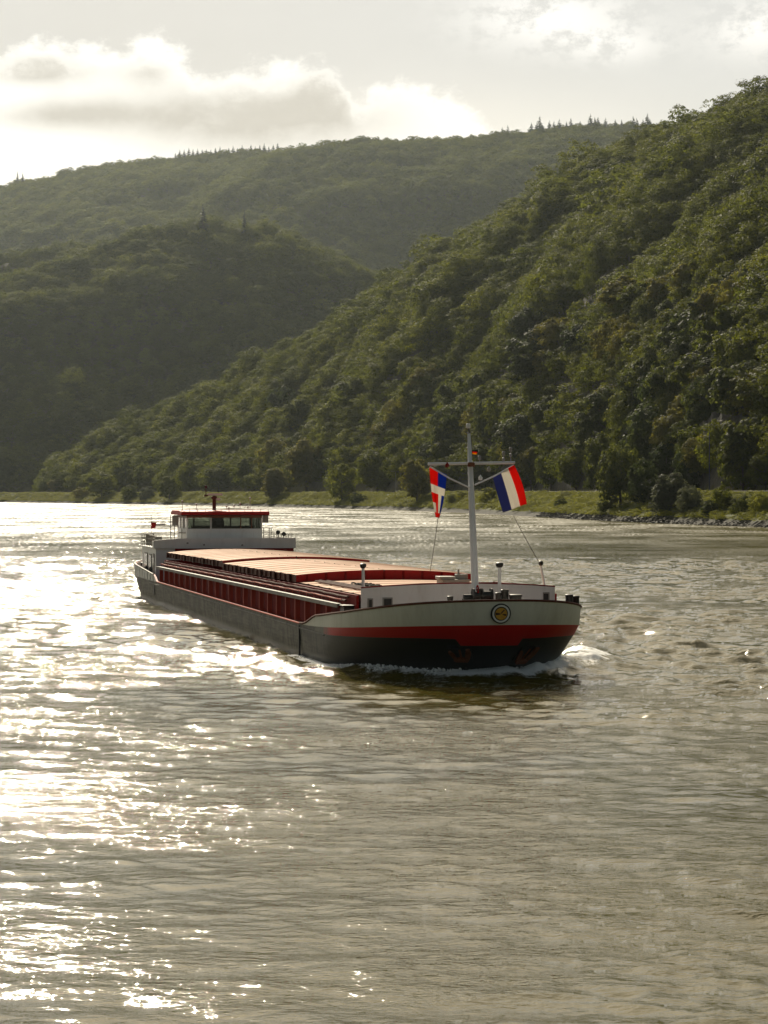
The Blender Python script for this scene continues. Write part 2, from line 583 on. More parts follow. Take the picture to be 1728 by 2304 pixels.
def hill(name, x, y):
    h = HILLS[name]
    r = np.maximum(y, 1.0)
    t = x / r
    rc = np.interp(t, h['t'], h['rc'])
    zc = np.interp(t, h['t'], h['zc'])
    if name == 'knoll':
        rf = np.full_like(r, 2850.0)
    elif name == 'mid':
        rf = np.maximum(np.interp(t, TAB_T, FOOT), 2340.0)
    elif name in ('far_lit', 'far_dark'):
        rf = np.full_like(r, 3350.0)
    else:
        rf = np.interp(t, TAB_T, FOOT)
    rf = np.minimum(rf, rc - 30)
    u = (r - rf) / (rc - rf)
    uu = np.clip(u, 0, 1)
    prof = {'near': uu ** 0.95, 'spur': uu ** 0.9, 'crag': uu ** 0.75}.get(name, 0.5 * uu + 0.5 * (1 - (1 - uu) ** 1.8))
    prof = prof - 0.0 * uu
    ribs = 0
    amp = np.clip(zc, 0, 120) / 120.0
    if name == 'near':
        al, ac = -0.247 * x + 0.97 * y, 0.97 * x + 0.247 * y
        a = fbm(al / 105.0 + 0.4 * vnoise(ac / 80.0, al / 160.0, 2), ac / 420.0, 3)
        ribs = (a - 0.47) * 88 * amp * np.sin(np.pi * np.clip(uu, 0, 1)) + (fbm(x / 45.0, y / 45.0, 11) - .5) * 20 * amp * np.sin(np.pi * uu)
    elif name in ('spur', 'crag'):
        ribs = (fbm(x / 38.0, y / 60.0, 5) - 0.5) * 22 * amp * np.sin(np.pi * uu)
    elif name in ('mid', 'far_lit', 'far_dark', 'knoll'):
        ribs = (fbm(x / 150.0, y / 190.0, 8) - 0.5) * 110 * amp * np.sin(np.pi * uu) + (fbm(x / 55.0, y / 70.0, 9) - .5) * 22 * amp * np.sin(np.pi * uu)
    z = 7.6 + (zc - 7.6) * prof + ribs
    z = np.where(u < 1, np.minimum(z, CAMZ + (zc + h['tree'] - CAMZ) / rc * r - h['tree']), z)
    z = np.where(u > 1, zc - (r - rc) * h['back'], z)
    z = np.where((u < 0) | (zc < 9), -50.0, z)
    z = np.where((t < h['t'][0]) | (t > h['t'][-1]), -50.0, z)
    return z


def land(x, y):
    x, y = np.asarray(x, float), np.asarray(y, float)
    d = bank_d(x, y)
    z = np.where(d > 18, 7.5, bank_z(d) - 0.6)
    zs = np.stack([hill(k, x, y) for k in HILLS])
    lay = zs.argmax(0)
    zm = zs.max(0)
    top = d > 30
    lay = np.where(top & (zm > z), lay, -1)
    z = np.where(top, np.maximum(z, zm), z)
    z = z + np.where(lay >= 0, (fbm(x / 14.0, y / 14.0, 21, 3) - 0.45) * 5.0, 0)
    return z, lay, d


def build_terrain():
    T = np.concatenate([np.linspace(-0.27, -0.19, 40, endpoint=False), np.linspace(-0.19, 0.19, 520, endpoint=False), np.linspace(0.19, 0.25, 30)])
    rr = np.concatenate([np.arange(420, 600, 8.0), np.arange(600, 1900, 5.0), np.arange(1900, 3000, 8.0), np.arange(3000, 5300, 12.0)])
    X = T[None, :] * rr[:, None]
    Y = np.repeat(rr[:, None], len(T), 1)
    Z, lay, d = land(X, Y)
    n, m = Z.shape
    V = np.c_[X.ravel(), Y.ravel(), Z.ravel()]
    I = np.arange(n * m).reshape(n, m)
    F = np.stack([I[:-1, :-1], I[:-1, 1:], I[1:, 1:], I[1:, :-1]], -1).reshape(-1, 4)
    keep = (d.ravel()[F] > 4).any(1)
    F = F[keep]
    o = link_mesh('hills', np_mesh('hills', V, F, [M['ground']], True))
    tag(o, 'steep wooded hills rising on both sides of the river bend', kind='structure')


def bank_frame(n):
    t = np.r_[0, np.cumsum(np.hypot(*np.diff(BP, axis=0).T))]
    u = np.linspace(0, t[-1], n)
    p = np.c_[np.interp(u, t, BP[:, 0]), np.interp(u, t, BP[:, 1])]
    g = np.gradient(p, axis=0)
    g /= np.linalg.norm(g, axis=1)[:, None]
    inl = np.c_[g[:, 1], -g[:, 0]]
    return u, p, inl


def strip(name, ds, zf, material, n=900, jit=0.0, label=None, smooth=True):
    u, p, inl = bank_frame(n)
    ds = np.array(ds, float)
    P = p[:, None, :] + inl[:, None, :] * ds[None, :, None]
    z = np.repeat(zf(ds)[None, :], n, 0)
    if jit:
        z = z + jit * (fbm(P[..., 0] / 6, P[..., 1] / 6, 4) - 0.45) * np.clip((ds + 1) / 4, 0, 1) * np.clip((16 - ds) / 4, 0, 1)
    V = np.c_[P[..., 0].ravel(), P[..., 1].ravel(), z.ravel()]
    I = np.arange(n * len(ds)).reshape(n, len(ds))
    F = np.stack([I[:-1, :-1], I[:-1, 1:], I[1:, 1:], I[1:, :-1]], -1).reshape(-1, 4)
    o = link_mesh(name, np_mesh(name, V, F, [material], smooth))
    tag(o, label, kind='structure')
    return o


build_terrain()
strip('river_bank', [-8, -3, -1, 0, 1, 2, 3.5, 5, 7, 9, 11, 13, 15, 16, 17, 25, 36], bank_z, M['bankgrass'], 1400, 2.2, 'grassy river bank sloping from the road down to the water')
strip('road', [19, 22, 25.5], lambda d: np.full(len(d), 7.625), M['asphalt'], 500, 0, 'riverside road along the top of the bank')

# ------------------------------------------------------------------ water
PSI = R(11.35)
FWD = np.array((math.sin(PSI), -math.cos(PSI)))
LEFT = np.array((math.cos(PSI), math.sin(PSI)))
HB = 5.4
SHIP0 = np.array((-4.01, 128.7)) + LEFT * HB


def to_ship(x, y):
    dx, dy = x - SHIP0[0], y - SHIP0[1]
    return dx * FWD[0] + dy * FWD[1], dx * LEFT[0] + dy * LEFT[1]


def bow_end(z):
    return 15.6 + 2.7 * np.clip(z / 3.4, -0.2, 1.1)


def build_water():
    T = np.concatenate([np.linspace(-1.2, -0.32, 50, endpoint=False), np.linspace(-0.32, -0.19, 150, endpoint=False), np.linspace(-0.19, 0.19, 560, endpoint=False), np.linspace(0.19, 0.32, 150, endpoint=False), np.linspace(0.32, 1.2, 50)])
    rr = np.concatenate([[-200, -60, 5, 15, 22], np.geomspace(26, 330, 1050, endpoint=False), np.geomspace(330, 3100, 420)])
    X = T[None, :] * np.maximum(rr, 40)[:, None]
    Y = np.repeat(rr[:, None], len(T), 1)
    drow = np.gradient(rr)[:, None] * np.ones_like(X)
    dcol = np.gradient(T)[None, :] * np.maximum(rr, 40)[:, None]
    Z = np.zeros_like(X)
    g2 = np.random.default_rng(3)
    calm = np.clip((fbm(X / 11.0 + .15 * Y / 13., Y / 24.0, 31, 3) - 0.25) * 3.2, 0.42, 1.35)
    calm = calm * np.clip(0.35 + 1.5 * fbm(X / 45.0, Y / 130.0, 37, 3), 0.5, 1.4)
    far = np.clip(0.10 + Y / 165.0, 0.38, 1.0)
    N = 120
    sub = slice(0, None)
    lam = np.exp(g2.uniform(np.log(0.22), np.log(8.0), N))
    th = g2.normal(R(80), R(42), N)
    for L, a in zip(lam, th):
        k = 2 * math.pi / L
        slope = 0.034 * (1.3 if L < 1.0 else (0.36 if L > 3.2 else 1.0))
        A = slope / k * 1.35
        kx, ky = k * math.cos(a), k * math.sin(a)
        att = np.clip(L / (2.0 * drow) - 0.9, 0, 1) * np.clip(L / (2.0 * dcol) - 0.9, 0, 1)
        ph = kx * X + ky * Y + g2.uniform(0, 6.28)
        s = np.sin(ph)
        Z += A * att * (s + 0.25 * np.cos(2 * ph)) * (calm if L < 5 else 0.5 + 0.5 * calm)
    Z += g2.normal(0, 1, X.shape) * np.minimum(drow, 2.0) * 0.034 * calm
    Z *= far
    # slow swell of the stream
    Z += 0.035 * (fbm(X / 7.0, Y / 9.0, 44, 3) - 0.45) * np.clip(5.0 / np.maximum(drow, .1), 0, 1)
    # the ship's waves: crests trailing back from the bow on both sides, and stern wash
    s, q = to_ship(X, Y)
    aq = np.abs(q)
    foam = np.zeros_like(X)
    for off, A, lamk in ((13.0, 0.14, 4.5), (6.0, 0.09, 4.0), (-4.0, 0.08, 4.0), (-40, .10, 5.0), (-66, .16, 5.), (-82, .2, 5.0)):
        back = off - s
        line = 3.8 + 0.36 * back
        dd = (aq - line)
        env = np.where(back > -1, np.exp(-(dd / 2.6) ** 2) * np.exp(-np.maximum(back, 0) / 70.0) * np.clip((back + 1) / 4, 0, 1), 0)
        Z += A * env * np.cos(dd * 2 * math.pi / lamk)
    # bow roll
    se = 15.1
    u = np.clip((s - 4) / (se - 4), 0, 1.6)
    rad = ((np.clip(s - 4.0, 0, None) / (se - 4.0)) ** 1.9 + (aq / (HB - .15)) ** 1.9) ** (1 / 1.9)
    dist = (rad - 1) * 6.5
    front = np.clip((s - 6.0) / 6.0, 0, 1) * np.clip(0.80 + 0.08 * q, 0.3, 1)
    roll = np.exp(-((dist - 0.35) / 0.75) ** 2) * front
    nz = fbm(X * 1.3, Y * 1.3, 51, 4)
    Z += roll * (0.50 + 0.35 * (nz - 0.45))
    foam = np.maximum(foam, np.clip(roll * 1.5 - 0.25 + (nz - 0.45) * 0.9, 0, 1))
    # breaking shoulder waves
    for sgn, cs, cq, rs, rq, w in ((1, 8.5, 6.6, 3.2, 1.3, 1.0), (1, 3.0, 8.3, 5.0, 1.3, 1.0), (-1, 7.5, 6.9, 4.0, 0.6, .8), (-1, 1.5, 8.6, 6, .7, .45)):
        e = np.exp(-((s - cs) / rs) ** 2 - ((q * sgn - cq - (cs - s) * .22) / rq) ** 2)
        Z += (0.40 if sgn > 0 else 0.12) * e * (0.75 + 0.4 * nz)
        foam = np.maximum(foam, np.clip(e * w * (0.5 + 1.6 * nz) - 0.42, 0, 1))
    # stern wash and churned wake
    ws = np.clip((-76 - s) / 6, 0, 1) * np.exp(-(aq / (4.5 + np.clip(-76 - s, 0, 300) * 0.10)) ** 2) * np.exp(-np.clip(-76 - s, 0, 1e4) / 170)
    Z += ws * 0.35 * (fbm(X / 1.5, Y / 1.5, 61) - 0.45)
    foam = np.maximum(foam, np.clip(ws * 1.6 * nz - 0.45, 0, 0.8))
    inside = (rad < 0.90) & (s > -76) & (aq < HB - 0.7)
    Z = np.where(inside, np.minimum(Z, 0) - 0.2, Z)
    n, m = X.shape
    V = np.c_[X.ravel(), Y.ravel(), Z.ravel()]
    I = np.arange(n * m).reshape(n, m)
    F = np.stack([I[:-1, :-1], I[:-1, 1:], I[1:, 1:], I[1:, :-1]], -1).reshape(-1, 4)
    db = bank_d(X[::1, ::1], Y) if False else None
    me = np_mesh('water', V, F, [], True)
    at_ = me.attributes.new('foam', 'FLOAT', 'POINT')
    at_.data.foreach_set('value', foam.ravel().astype(np.float32))
    m_, g, out = mat('river_water')
    b = g.n('ShaderNodeBsdfPrincipled')
    ge = g.n('ShaderNodeNewGeometry')
    pos = ge.outputs['Position']
    mp = g.n('ShaderNodeMapping')
    mp.inputs['Scale'].default_value = (0.75, 1.0, 1.0)
    mp.inputs['Rotation'].default_value = (0, 0, R(-12))
    g.link(pos, mp.inputs[0])
    n1 = g.noise(mp.outputs[0], 1.6, 5, 0.62)
    n2 = g.noise(mp.outputs[0], 6.0, 3, 0.6)
    patch = g.noise(pos, 0.055, 3, 0.55)
    pf = g.m('ADD', 0.35, g.m('MULTIPLY', g.ss(patch, 0.34, 0.62), 0.85))
    h = g.m('ADD', g.m('MULTIPLY', n1, 0.17), g.m('MULTIPLY', n2, 0.030))
    bp = g.n('ShaderNodeBump')
    bp.inputs['Distance'].default_value = 1.0
    g.link(g.m('MULTIPLY', pf, 0.55), bp.inputs['Strength'])
    g.link(h, bp.inputs['Height'])
    at_n = g.n('ShaderNodeAttribute', attribute_name='foam')
    fn = g.noise(pos, 5.0, 4, 0.7)
    ff = g.ss(g.m('ADD', at_n.outputs['Fac'], g.m('MULTIPLY', g.m('SUBTRACT', fn, 0.5), 0.7)), 0.28, 0.62)
    ff = g.m('MULTIPLY', ff, g.ss(at_n.outputs['Fac'], 0.02, 0.15))
    wc = g.mix(g.noise(pos, 0.03, 3), (0.060, 0.055, 0.010), (0.105, 0.086, 0.020))
    g.link(g.mix(ff, wc, (0.86, 0.87, 0.86)), b.inputs['Base Color'])
    py = g.sep(pos)[1]
    streak = g.noise(g.xyz(g.m('MULTIPLY', g.sep(pos)[0], 0.05), g.m('MULTIPLY', py, 0.02), 0.0), 1.0, 4, 0.6)
    chop = g.m('MULTIPLY', g.ss(py, 110.0, 700.0), g.m('ADD', 0.10, g.m('MULTIPLY', g.ss(streak, 0.35, 0.65), 0.22)))
    g.link(g.m('ADD', g.m('ADD', 0.05, chop), g.m('MULTIPLY', ff, 0.6)), b.inputs['Roughness'])
    b.inputs['IOR'].default_value = 1.333
    g.link(bp.outputs[0], b.inputs['Normal'])
    g.link(b.outputs[0], out.inputs[0])
    me.materials.append(m_)
    tag(link_mesh('water', me), 'rippled river water glittering under the sun', kind='structure')


build_water()
# ------------------------------------------------------------------ the barge (local axes: x towards the bow, y to port, z up from the waterline)
M['white'] = paint('white_paint', (0.74, 0.735, 0.72), 0.42, (0.42, 0.36, 0.29), 0.20, 0.9, (1, 1, 0.25))
M['bow_white'] = paint('bow_white_paint', (0.72, 0.72, 0.655), 0.6, (0.44, 0.42, 0.36), 0.30, 0.6, (1, 1, 0.2), spec=0.18)
M['red'] = paint('red_paint', (0.48, 0.012, 0.010), 0.55, (0.15, 0.02, 0.012), 0.25, 0.8, (1, 1, 0.3), spec=0.2)
M['deep_red'] = paint('dark_red_paint', (0.25, 0.007, 0.006), 0.7, (0.10, 0.008, 0.007), 0.45, 1.2, (1, 1, 0.3), spec=0.1)  # darkened to hold the shade the rail throws into the coaming bays
M['stiff_red'] = paint('lit_red_paint', (0.52, 0.085, 0.055), 0.6, (0.34, 0.10, 0.07), 0.5, 2.0, (1, 1, 0.3), spec=0.15)  # brightened so the stiffeners look sunlit against the dark bays
M['brown'] = paint('brown_red_steel', (0.105, 0.032, 0.022), 0.7, (0.07, 0.03, 0.022), 0.5, 2.2, spec=0.15)
M['grey'] = paint('grey_steel', (0.29, 0.275, 0.25), 0.55, (0.23, 0.17, 0.12), 0.5, 1.6)
M['black'] = paint('black_steel', (0.012, 0.013, 0.014), 0.5, (0.04, 0.035, 0.03), 0.4, 3.0)
M['rust'] = paint('rusty_iron', (0.17, 0.06, 0.028), 0.8, (0.09, 0.03, 0.015), 0.6, 5.0, bump=0.4)
M['mast'] = paint('mast_paint', (0.72, 0.72, 0.74), 0.4, (0.45, 0.42, 0.38), 0.15, 1.0, (1, 1, 0.3))
M['hatch'] = paint('hatch_paint', (0.69, 0.40, 0.255), 0.7, (0.58, 0.31, 0.185), 0.5, 0.35, (1, 0.35, 1), spec=0.12)
M['gold'] = paint('gold_paint', (0.62, 0.33, 0.035), 0.4, (0.35, 0.14, 0.02), 0.4, 9.0)
M['dark_brown'] = paint('dark_brown_paint', (0.05, 0.022, 0.014), 0.6)
M['rope'] = paint('rope', (0.10, 0.095, 0.085), 0.9)
M['orange'] = paint('orange_cover', (0.75, 0.17, 0.02), 0.5)
M['tyre'] = paint('rubber', (0.02, 0.02, 0.02), 0.8)


def hull_mat():
    """black hull paint, scraped and streaked; sides greyed also for the light they catch"""
    m, g, out = mat('hull_black_paint')
    b = g.n('ShaderNodeBsdfPrincipled')
    g.link(b.outputs[0], out.inputs[0])
    tc = g.n('ShaderNodeTexCoord')
    x, y, z = g.sep(tc.outputs['Object'])
    run = g.noise(g.xyz(g.m('MULTIPLY', x, 5.0), y, g.m('MULTIPLY', z, 0.3)), 1.0, 6, 0.7)
    blot = g.noise(g.xyz(g.m('MULTIPLY', x, 0.35), y, g.m('MULTIPLY', z, 0.9)), 1.3, 6, 0.65)
    scr = g.noise(g.xyz(g.m('MULTIPLY', x, 0.5), y, g.m('MULTIPLY', z, 9.0)), 1.0, 4, 0.6)
    fine = g.noise(tc.outputs['Object'], 6.0, 4, 0.6)
    aft = g.ss(g.m('ADD', x, g.m('MULTIPLY', blot, 6.0)), 14.0, 2.0)  # bow stays black for its shade, sides paler as if sunlit
    w = g.m('ADD', g.m('MULTIPLY', run, 0.5), g.m('ADD', g.m('MULTIPLY', blot, 0.35), g.m('MULTIPLY', scr, 0.25)))
    f = g.m('MULTIPLY', g.ss(w, 0.46, 0.64), aft)
    c = g.mix(f, (0.016, 0.018, 0.016), (0.125, 0.118, 0.092))
    wet = g.ss(z, 0.55, 0.15)
    c = g.mix(g.m('MULTIPLY', wet, 0.65), c, (0.02, 0.022, 0.014))
    rust = g.ss(g.m('ADD', g.m('MULTIPLY', run, 0.6), g.m('MULTIPLY', fine, 0.4)), 0.66, 0.74)
    c = g.mix(g.m('MULTIPLY', g.m('MULTIPLY', rust, 0.55), aft), c, (0.17, 0.07, 0.025))
    g.link(c, b.inputs['Base Color'])
    g.link(g.m('SUBTRACT', 0.62, g.m('MULTIPLY', wet, 0.3)), b.inputs['Roughness'])
    bp = g.n('ShaderNodeBump')
    bp.inputs['Strength'].default_value = 0.25
    bp.inputs['Distance'].default_value = 0.05
    g.link(blot, bp.inputs['Height'])
    g.link(bp.outputs[0], b.inputs['Normal'])
    return m


M['hull'] = hull_mat()


def hull_red_mat():
    """red bow band, scraped back to grey steel at its after end"""
    m, g, out = mat('hull_red_paint')
    b = g.n('ShaderNodeBsdfPrincipled')
    g.link(b.outputs[0], out.inputs[0])
    tc = g.n('ShaderNodeTexCoord')
    x, y, z = g.sep(tc.outputs['Object'])
    run = g.noise(g.xyz(g.m('MULTIPLY', x, 5.0), y, g.m('MULTIPLY', z, 0.3)), 1.0, 6, 0.7)
    blot = g.noise(tc.outputs['Object'], 0.9, 5, 0.6)
    k = g.ss(g.m('ADD', x, g.m('MULTIPLY', g.m('SUBTRACT', run, 0.5), 7.0)), 8.2, 5.8)
    c = g.mix(g.m('MULTIPLY', g.ss(blot, .5, .75), .35), (0.47, 0.011, 0.009), (0.22, 0.012, 0.010))
    g.link(g.mix(k, c, g.mix(run, (0.05, 0.048, 0.04), (0.17, 0.155, 0.125))), b.inputs['Base Color'])
    b.inputs['Roughness'].default_value = 0.55
    b.inputs['Specular IOR Level'].default_value = 0.2
    return m


M['hull_red'] = hull_red_mat()


def glass_mat(name, tint=(0.55, 0.58, 0.55)):
    m, g, out = mat(name)
    tr = g.n('ShaderNodeBsdfTransparent')
    tr.inputs[0].default_value = (*tint, 1)
    gl = g.n('ShaderNodeBsdfGlossy')
    gl.inputs['Roughness'].default_value = 0.03
    fr = g.n('ShaderNodeFresnel')
    fr.inputs[0].default_value = 1.5
    mx = g.n('ShaderNodeMixShader')
    g.link(g.m('ADD', fr.outputs[0], 0.03), mx.inputs[0])
    g.link(tr.outputs[0], mx.inputs[1])
    g.link(gl.outputs[0], mx.inputs[2])
    g.link(mx.outputs[0], out.inputs[0])
    return m


M['glass'] = glass_mat('window_glass')
M['dark_glass'] = paint('dark_window_glass', (0.03, 0.032, 0.035), 0.12, spec=0.6)


def L(px, py, s):
    """point of the ship's own frame seen at photo pixel (px, py), at station s along the ship"""
    k = (px - 864.0) / FPX
    D = (s + SHIP0 @ FWD) / (k * FWD[0] + FWD[1])
    w = at(px, py, D)
    return (s, (w[0] - SHIP0[0]) * LEFT[0] + (w[1] - SHIP0[1]) * LEFT[1], w[2])


barge = empty('cargo_barge', (SHIP0[0], SHIP0[1], 0), math.atan2(FWD[1], FWD[0]))
tag(barge, 'long red, black and white cargo barge with covered hatches and a white bow mast', 'barge')

NS, NB, NA = 90, 41, 25


def outline(hb, s0, se, n, a0, ae, na):
    """plan outline at one level: starboard side from aft to bow, round the bow, port side, round the stern"""
    P = []
    for i in range(NS):
        P.append((a0 + (s0 - a0) * i / NS, -hb))
    for i in range(2 * NB - 1):
        ph = math.pi * i / (2 * NB - 2)
        c, s = math.cos(ph), math.sin(ph)
        P.append((s0 + (se - s0) * abs(s) ** (2 / n), -hb * math.copysign(abs(c) ** (2 / n), c)))
    for i in range(NS):
        P.append((s0 - (s0 - a0) * (i + 1) / NS, hb))
    for i in range(1, 2 * NA - 2):
        ph = math.pi * i / (2 * NA - 2)
        c, s = math.cos(ph), math.sin(ph)
        P.append((a0 + (ae - a0) * abs(s) ** (2 / na), hb * math.copysign(abs(c) ** (2 / na), c)))
    return np.array(P)


def sstep(v, a, b):
    t = np.clip((v - a) / (b - a), 0, 1)
    return t * t * (3 - 2 * t)


def rail_z(x):
    bow = np.interp(x, [0, 5.3, 11, 14, 16, 18.4], [2.05, 2.30, 2.70, 2.98, 3.20, 3.46])
    stern = np.interp(x, [-83, -64], [2.75, 2.12])
    z = 1.68 + (bow - 1.68) * sstep(x, 0.0, 4.6)
    return np.where(x < -60, 1.68 + (stern - 1.68) * sstep(-x, 61.3, 63.4), z)


LEV = []  # (outline, z)
for hb_, s0_, se_, n_, a0_, ae_, na_, z_ in ((4.6, 3.0, 13.6, 1.9, -68, -76.5, 2.0, -0.9), (5.25, 4.0, 15.1, 1.9, -72, -79.5, 2.1, 0.0), (5.36, 5.6, 16.2, 2.05, -73, -81.0, 2.3, 0.8)):
    o = outline(hb_, s0_, se_, n_, a0_, ae_, na_)
    LEV.append((o, np.full(len(o), z_)))
o = outline(5.40, 7.3, 17.4, 2.2, -74, -82.2, 2.5)
zr = np.where(o[:, 0] > 4, 1.50 + 0.30 * np.clip((o[:, 0] - 7) / 9, 0, 1), 1.50)
zr = np.where((np.abs(o[:, 1] + 0.15) < 1.3) & (o[:, 0] > 10), 1.52, zr)
LEV.append((o, zr))
o = outline(5.41, 7.9, 18.1, 2.27, -74.5, -82.6, 2.5)
LEV.append((o, 1.645 + 0.78 * np.clip(o[:, 0] / 18.1, 0, 1) ** 1.45))
o = outline(5.42, 8.0, 18.4, 2.3, -74.5, -83.0, 2.5)
LEV.append((o, rail_z(o[:, 0])))


def build_hull():
    n = len(LEV[0][0])
    V, F, MI = [], [], []
    for o, z in LEV:
        V += [(a, b, c) for (a, b), c in zip(o, z)]
    for k in range(len(LEV) - 1):
        for i in range(n):
            j = (i + 1) % n
            F.append((k * n + i, k * n + j, (k + 1) * n + j, (k + 1) * n + i))
            xm = LEV[3][0][i][0]
            if k == 3:
                MI.append(1 if xm > 3.5 else 0)
            elif k == 4:
                MI.append(2 if xm > -0.5 else (4 if xm < -61.5 else 3))
            else:
                MI.append(0)
    # inner face of the bulwarks
    o, z = LEV[-1]
    inner = o.copy()
    d = np.roll(o, -1, 0) - np.roll(o, 1, 0)
    d /= np.linalg.norm(d, axis=1)[:, None]
    nrm = np.c_[-d[:, 1], d[:, 0]]
    inner = o + nrm * 0.14
    zd = deck_z(inner[:, 0])
    # the plating flares outwards, so the deck edge lies further in than the rail
    o4 = LEV[3][0]
    d4 = np.roll(o4, -1, 0) - np.roll(o4, 1, 0)
    d4 /= np.linalg.norm(d4, axis=1)[:, None]
    low = o4 + np.c_[-d4[:, 1], d4[:, 0]] * 0.10
    b0 = len(V)
    V += [(a, b, c) for (a, b), c in zip(inner, z)]
    V += [(a, b, c) for (a, b), c in zip(low, np.minimum(zd, z - 0.02))]
    t0 = (len(LEV) - 1) * n
    for i in range(n):
        j = (i + 1) % n
        F.append((t0 + i, t0 + j, b0 + j, b0 + i)); MI.append(3)
        F.append((b0 + i, b0 + j, b0 + n + j, b0 + n + i)); MI.append(2 if abs(o[i, 0]) > 0 and (o[i, 0] > 0 or o[i, 0] < -62) else 3)
    # deck: pairs of points on both sides
    ns = NS + NB - 1
    for i in range(ns):
        a, b = i, i + 1
        pa, pb = NS + 2 * NB - 2 + (NS - i), NS + 2 * NB - 2 + (NS - i - 1)
        if max(pa, pb) >= n:
            continue
        F.append((b0 + n + a, b0 + n + b, b0 + n + pb, b0 + n + pa)); MI.append(5)
    st = [b0 + n + i for i in range(NS + 2 * NB - 2 + NS, n)] + [b0 + n]
    F.append(tuple(st)); MI.append(5)
    me = bpy.data.meshes.new('hull')
    me.from_pydata(V, [], F)
    for m_ in ('hull', 'hull_red', 'bow_white', 'stiff_red', 'white', 'deep_red'):
        me.materials.append(M[m_])
    me.polygons.foreach_set('material_index', np.array(MI, dtype=np.int32))
    import bmesh
    bm = bmesh.new(); bm.from_mesh(me)
    bmesh.ops.recalc_face_normals(bm, faces=bm.faces)
    bm.to_mesh(me); bm.free()
    me.polygons.foreach_set('use_smooth', np.ones(len(me.polygons), dtype=bool))
    me.set_sharp_from_angle(angle=R(35))
    return link_mesh('hull', me, barge)


def deck_z(x):
    return np.interp(x, [-83, -66, -63, -1, 3, 18.4], [1.62, 1.6, 1.55, 1.55, 1.75, 2.3])


hull = build_hull()
o, z = LEV[-1]
# cap along the top of the plating
cap = MB()
k0 = int(np.argmin(np.abs(o[:NS + NB, 0] - 0.2)))
k1 = NS + 2 * NB - 1 + int(np.argmin(np.abs(o[NS + 2 * NB - 1:NS * 2 + 2 * NB - 1, 0] - 0.2)))
cap.tube([(o[i, 0], o[i, 1], z[i] + 0.015) for i in range(k0, k1)], 0.055, 6)
cap.build('bulwark_cap', M['brown'], hull)
cap = MB()
cap.tube([(o[i, 0], o[i, 1] - 0.01, z[i] + 0.0) for i in range(k0, -1, -1) if o[i, 0] > -61.3], 0.045, 6)
cap.build('gunwale_bar', M['stiff_red'], hull)
cap = MB()
ks = [i for i in range(len(o)) if o[i, 0] < -63.4]
ks = [i for i in ks if i > NS + NB] + [i for i in ks if i < NS]
cap.tube([(o[i, 0], o[i, 1], z[i] + 0.02) for i in ks], 0.06, 6)
cap.build('stern_cap', M['grey'], hull)
# ribs outside the stern bulwark
rb = MB()
oi, zi = LEV[4]
for i in ks[::2]:
    a = Vector((oi[i, 0], oi[i, 1], zi[i])); b_ = Vector((o[i, 0], o[i, 1], z[i]))
    c_ = Vector((-62, 0, 0)); dr = Vector((a.x - c_.x, a.y, 0)).normalized() * 0.03
    rb.tube([a + dr, b_ + dr], 0.028, 5)
rb.build('bulwark_ribs', M['white'], hull)
# rubbing strake and weld line, discharge opening
st = MB()
st.tube([(x, -5.42, 1.45) for x in np.linspace(-66, 6.5, 20)], 0.04, 6)
st.build('rubbing_strake', M['hull'], hull)
st = MB()
st.box(-0.42, -0.30, -5.46, -5.36, 0.05, 1.6)
st.build('hull_joint', M['black'], hull)
st = MB()
st.add([(-63.2 + 0.32 * math.cos(a), -5.425, 1.05 + 0.42 * math.sin(a)) for a in np.linspace(0, 2 * math.pi, 20, endpoint=False)], [tuple(range(20))])
st.add([(-63.2 + 0.32 * math.cos(a), -5.40, 1.05 + 0.42 * math.sin(a)) for a in np.linspace(0, 2 * math.pi, 20, endpoint=False)], [tuple(range(20))])
st.build('discharge_port', M['black'], hull)


from mathutils.bvhtree import BVHTree
HBVH = BVHTree.FromPolygons([v.co for v in hull.data.vertices], [tuple(p.vertices) for p in hull.data.polygons])


def on_bow(px, py):
    """point of the bow plating, and its normal, on the line of sight of a photo pixel"""
    a, b = Vector(L(px, py, 30.0)), Vector(L(px, py, 10.0))
    hit, nr, _, _ = HBVH.ray_cast(a, (b - a).normalized())
    if nr.x < 0:
        nr = -nr
    return hit, nr


# emblem on the stem: dark rim, pale ring, gilt field with dark strokes
ec, en = on_bow(1126, 1380)
emb = MB()
for k, (r0, r1, xo, mi) in enumerate(((0.0, 0.43, 0.03, 0), (0.30, 0.375, 0.045, 1), (0.0, 0.29, 0.052, 0), (0.0, 0.255, 0.066, 2))):
    N_ = 40
    v = []
    for xx in (-0.12, xo):
        for r in (r1, r0):
            for q in range(N_):
                a = 2 * math.pi * q / N_
                v.append((xx, r * math.cos(a), r * math.sin(a)))
    f = []
    for q in range(N_):
        w = (q + 1) % N_
        f += [(2 * N_ + q, 2 * N_ + w, 3 * N_ + w, 3 * N_ + q), (q, w, 2 * N_ + w, 2 * N_ + q)]
        if r0 > 0:
            f.append((N_ + q, N_ + w, 3 * N_ + w, 3 * N_ + q))
    emb.add(v, f, mi)
for poly in ([(-.05, -.03), (.03, .03), (.12, .17), (.085, .20), (.0, .08)], [(-.25, .02), (-.23, -.09), (-.10, -.06), (-.02, -.02), (-.09, .02)], [(.03, -.01), (.12, -.055), (.22, -.06), (.23, .02), (.12, .01)]):
    n_ = len(poly)
    emb.add([(0.063, a, b) for a, b in poly] + [(0.073, a, b) for a, b in poly], [tuple(range(n_, 2 * n_))] + [(i, (i + 1) % n_, (i + 1) % n_ + n_, i + n_) for i in range(n_)], 3)
eo = emb.build('emblem', [M['black'], M['white'], M['gold'], M['dark_brown']], hull)
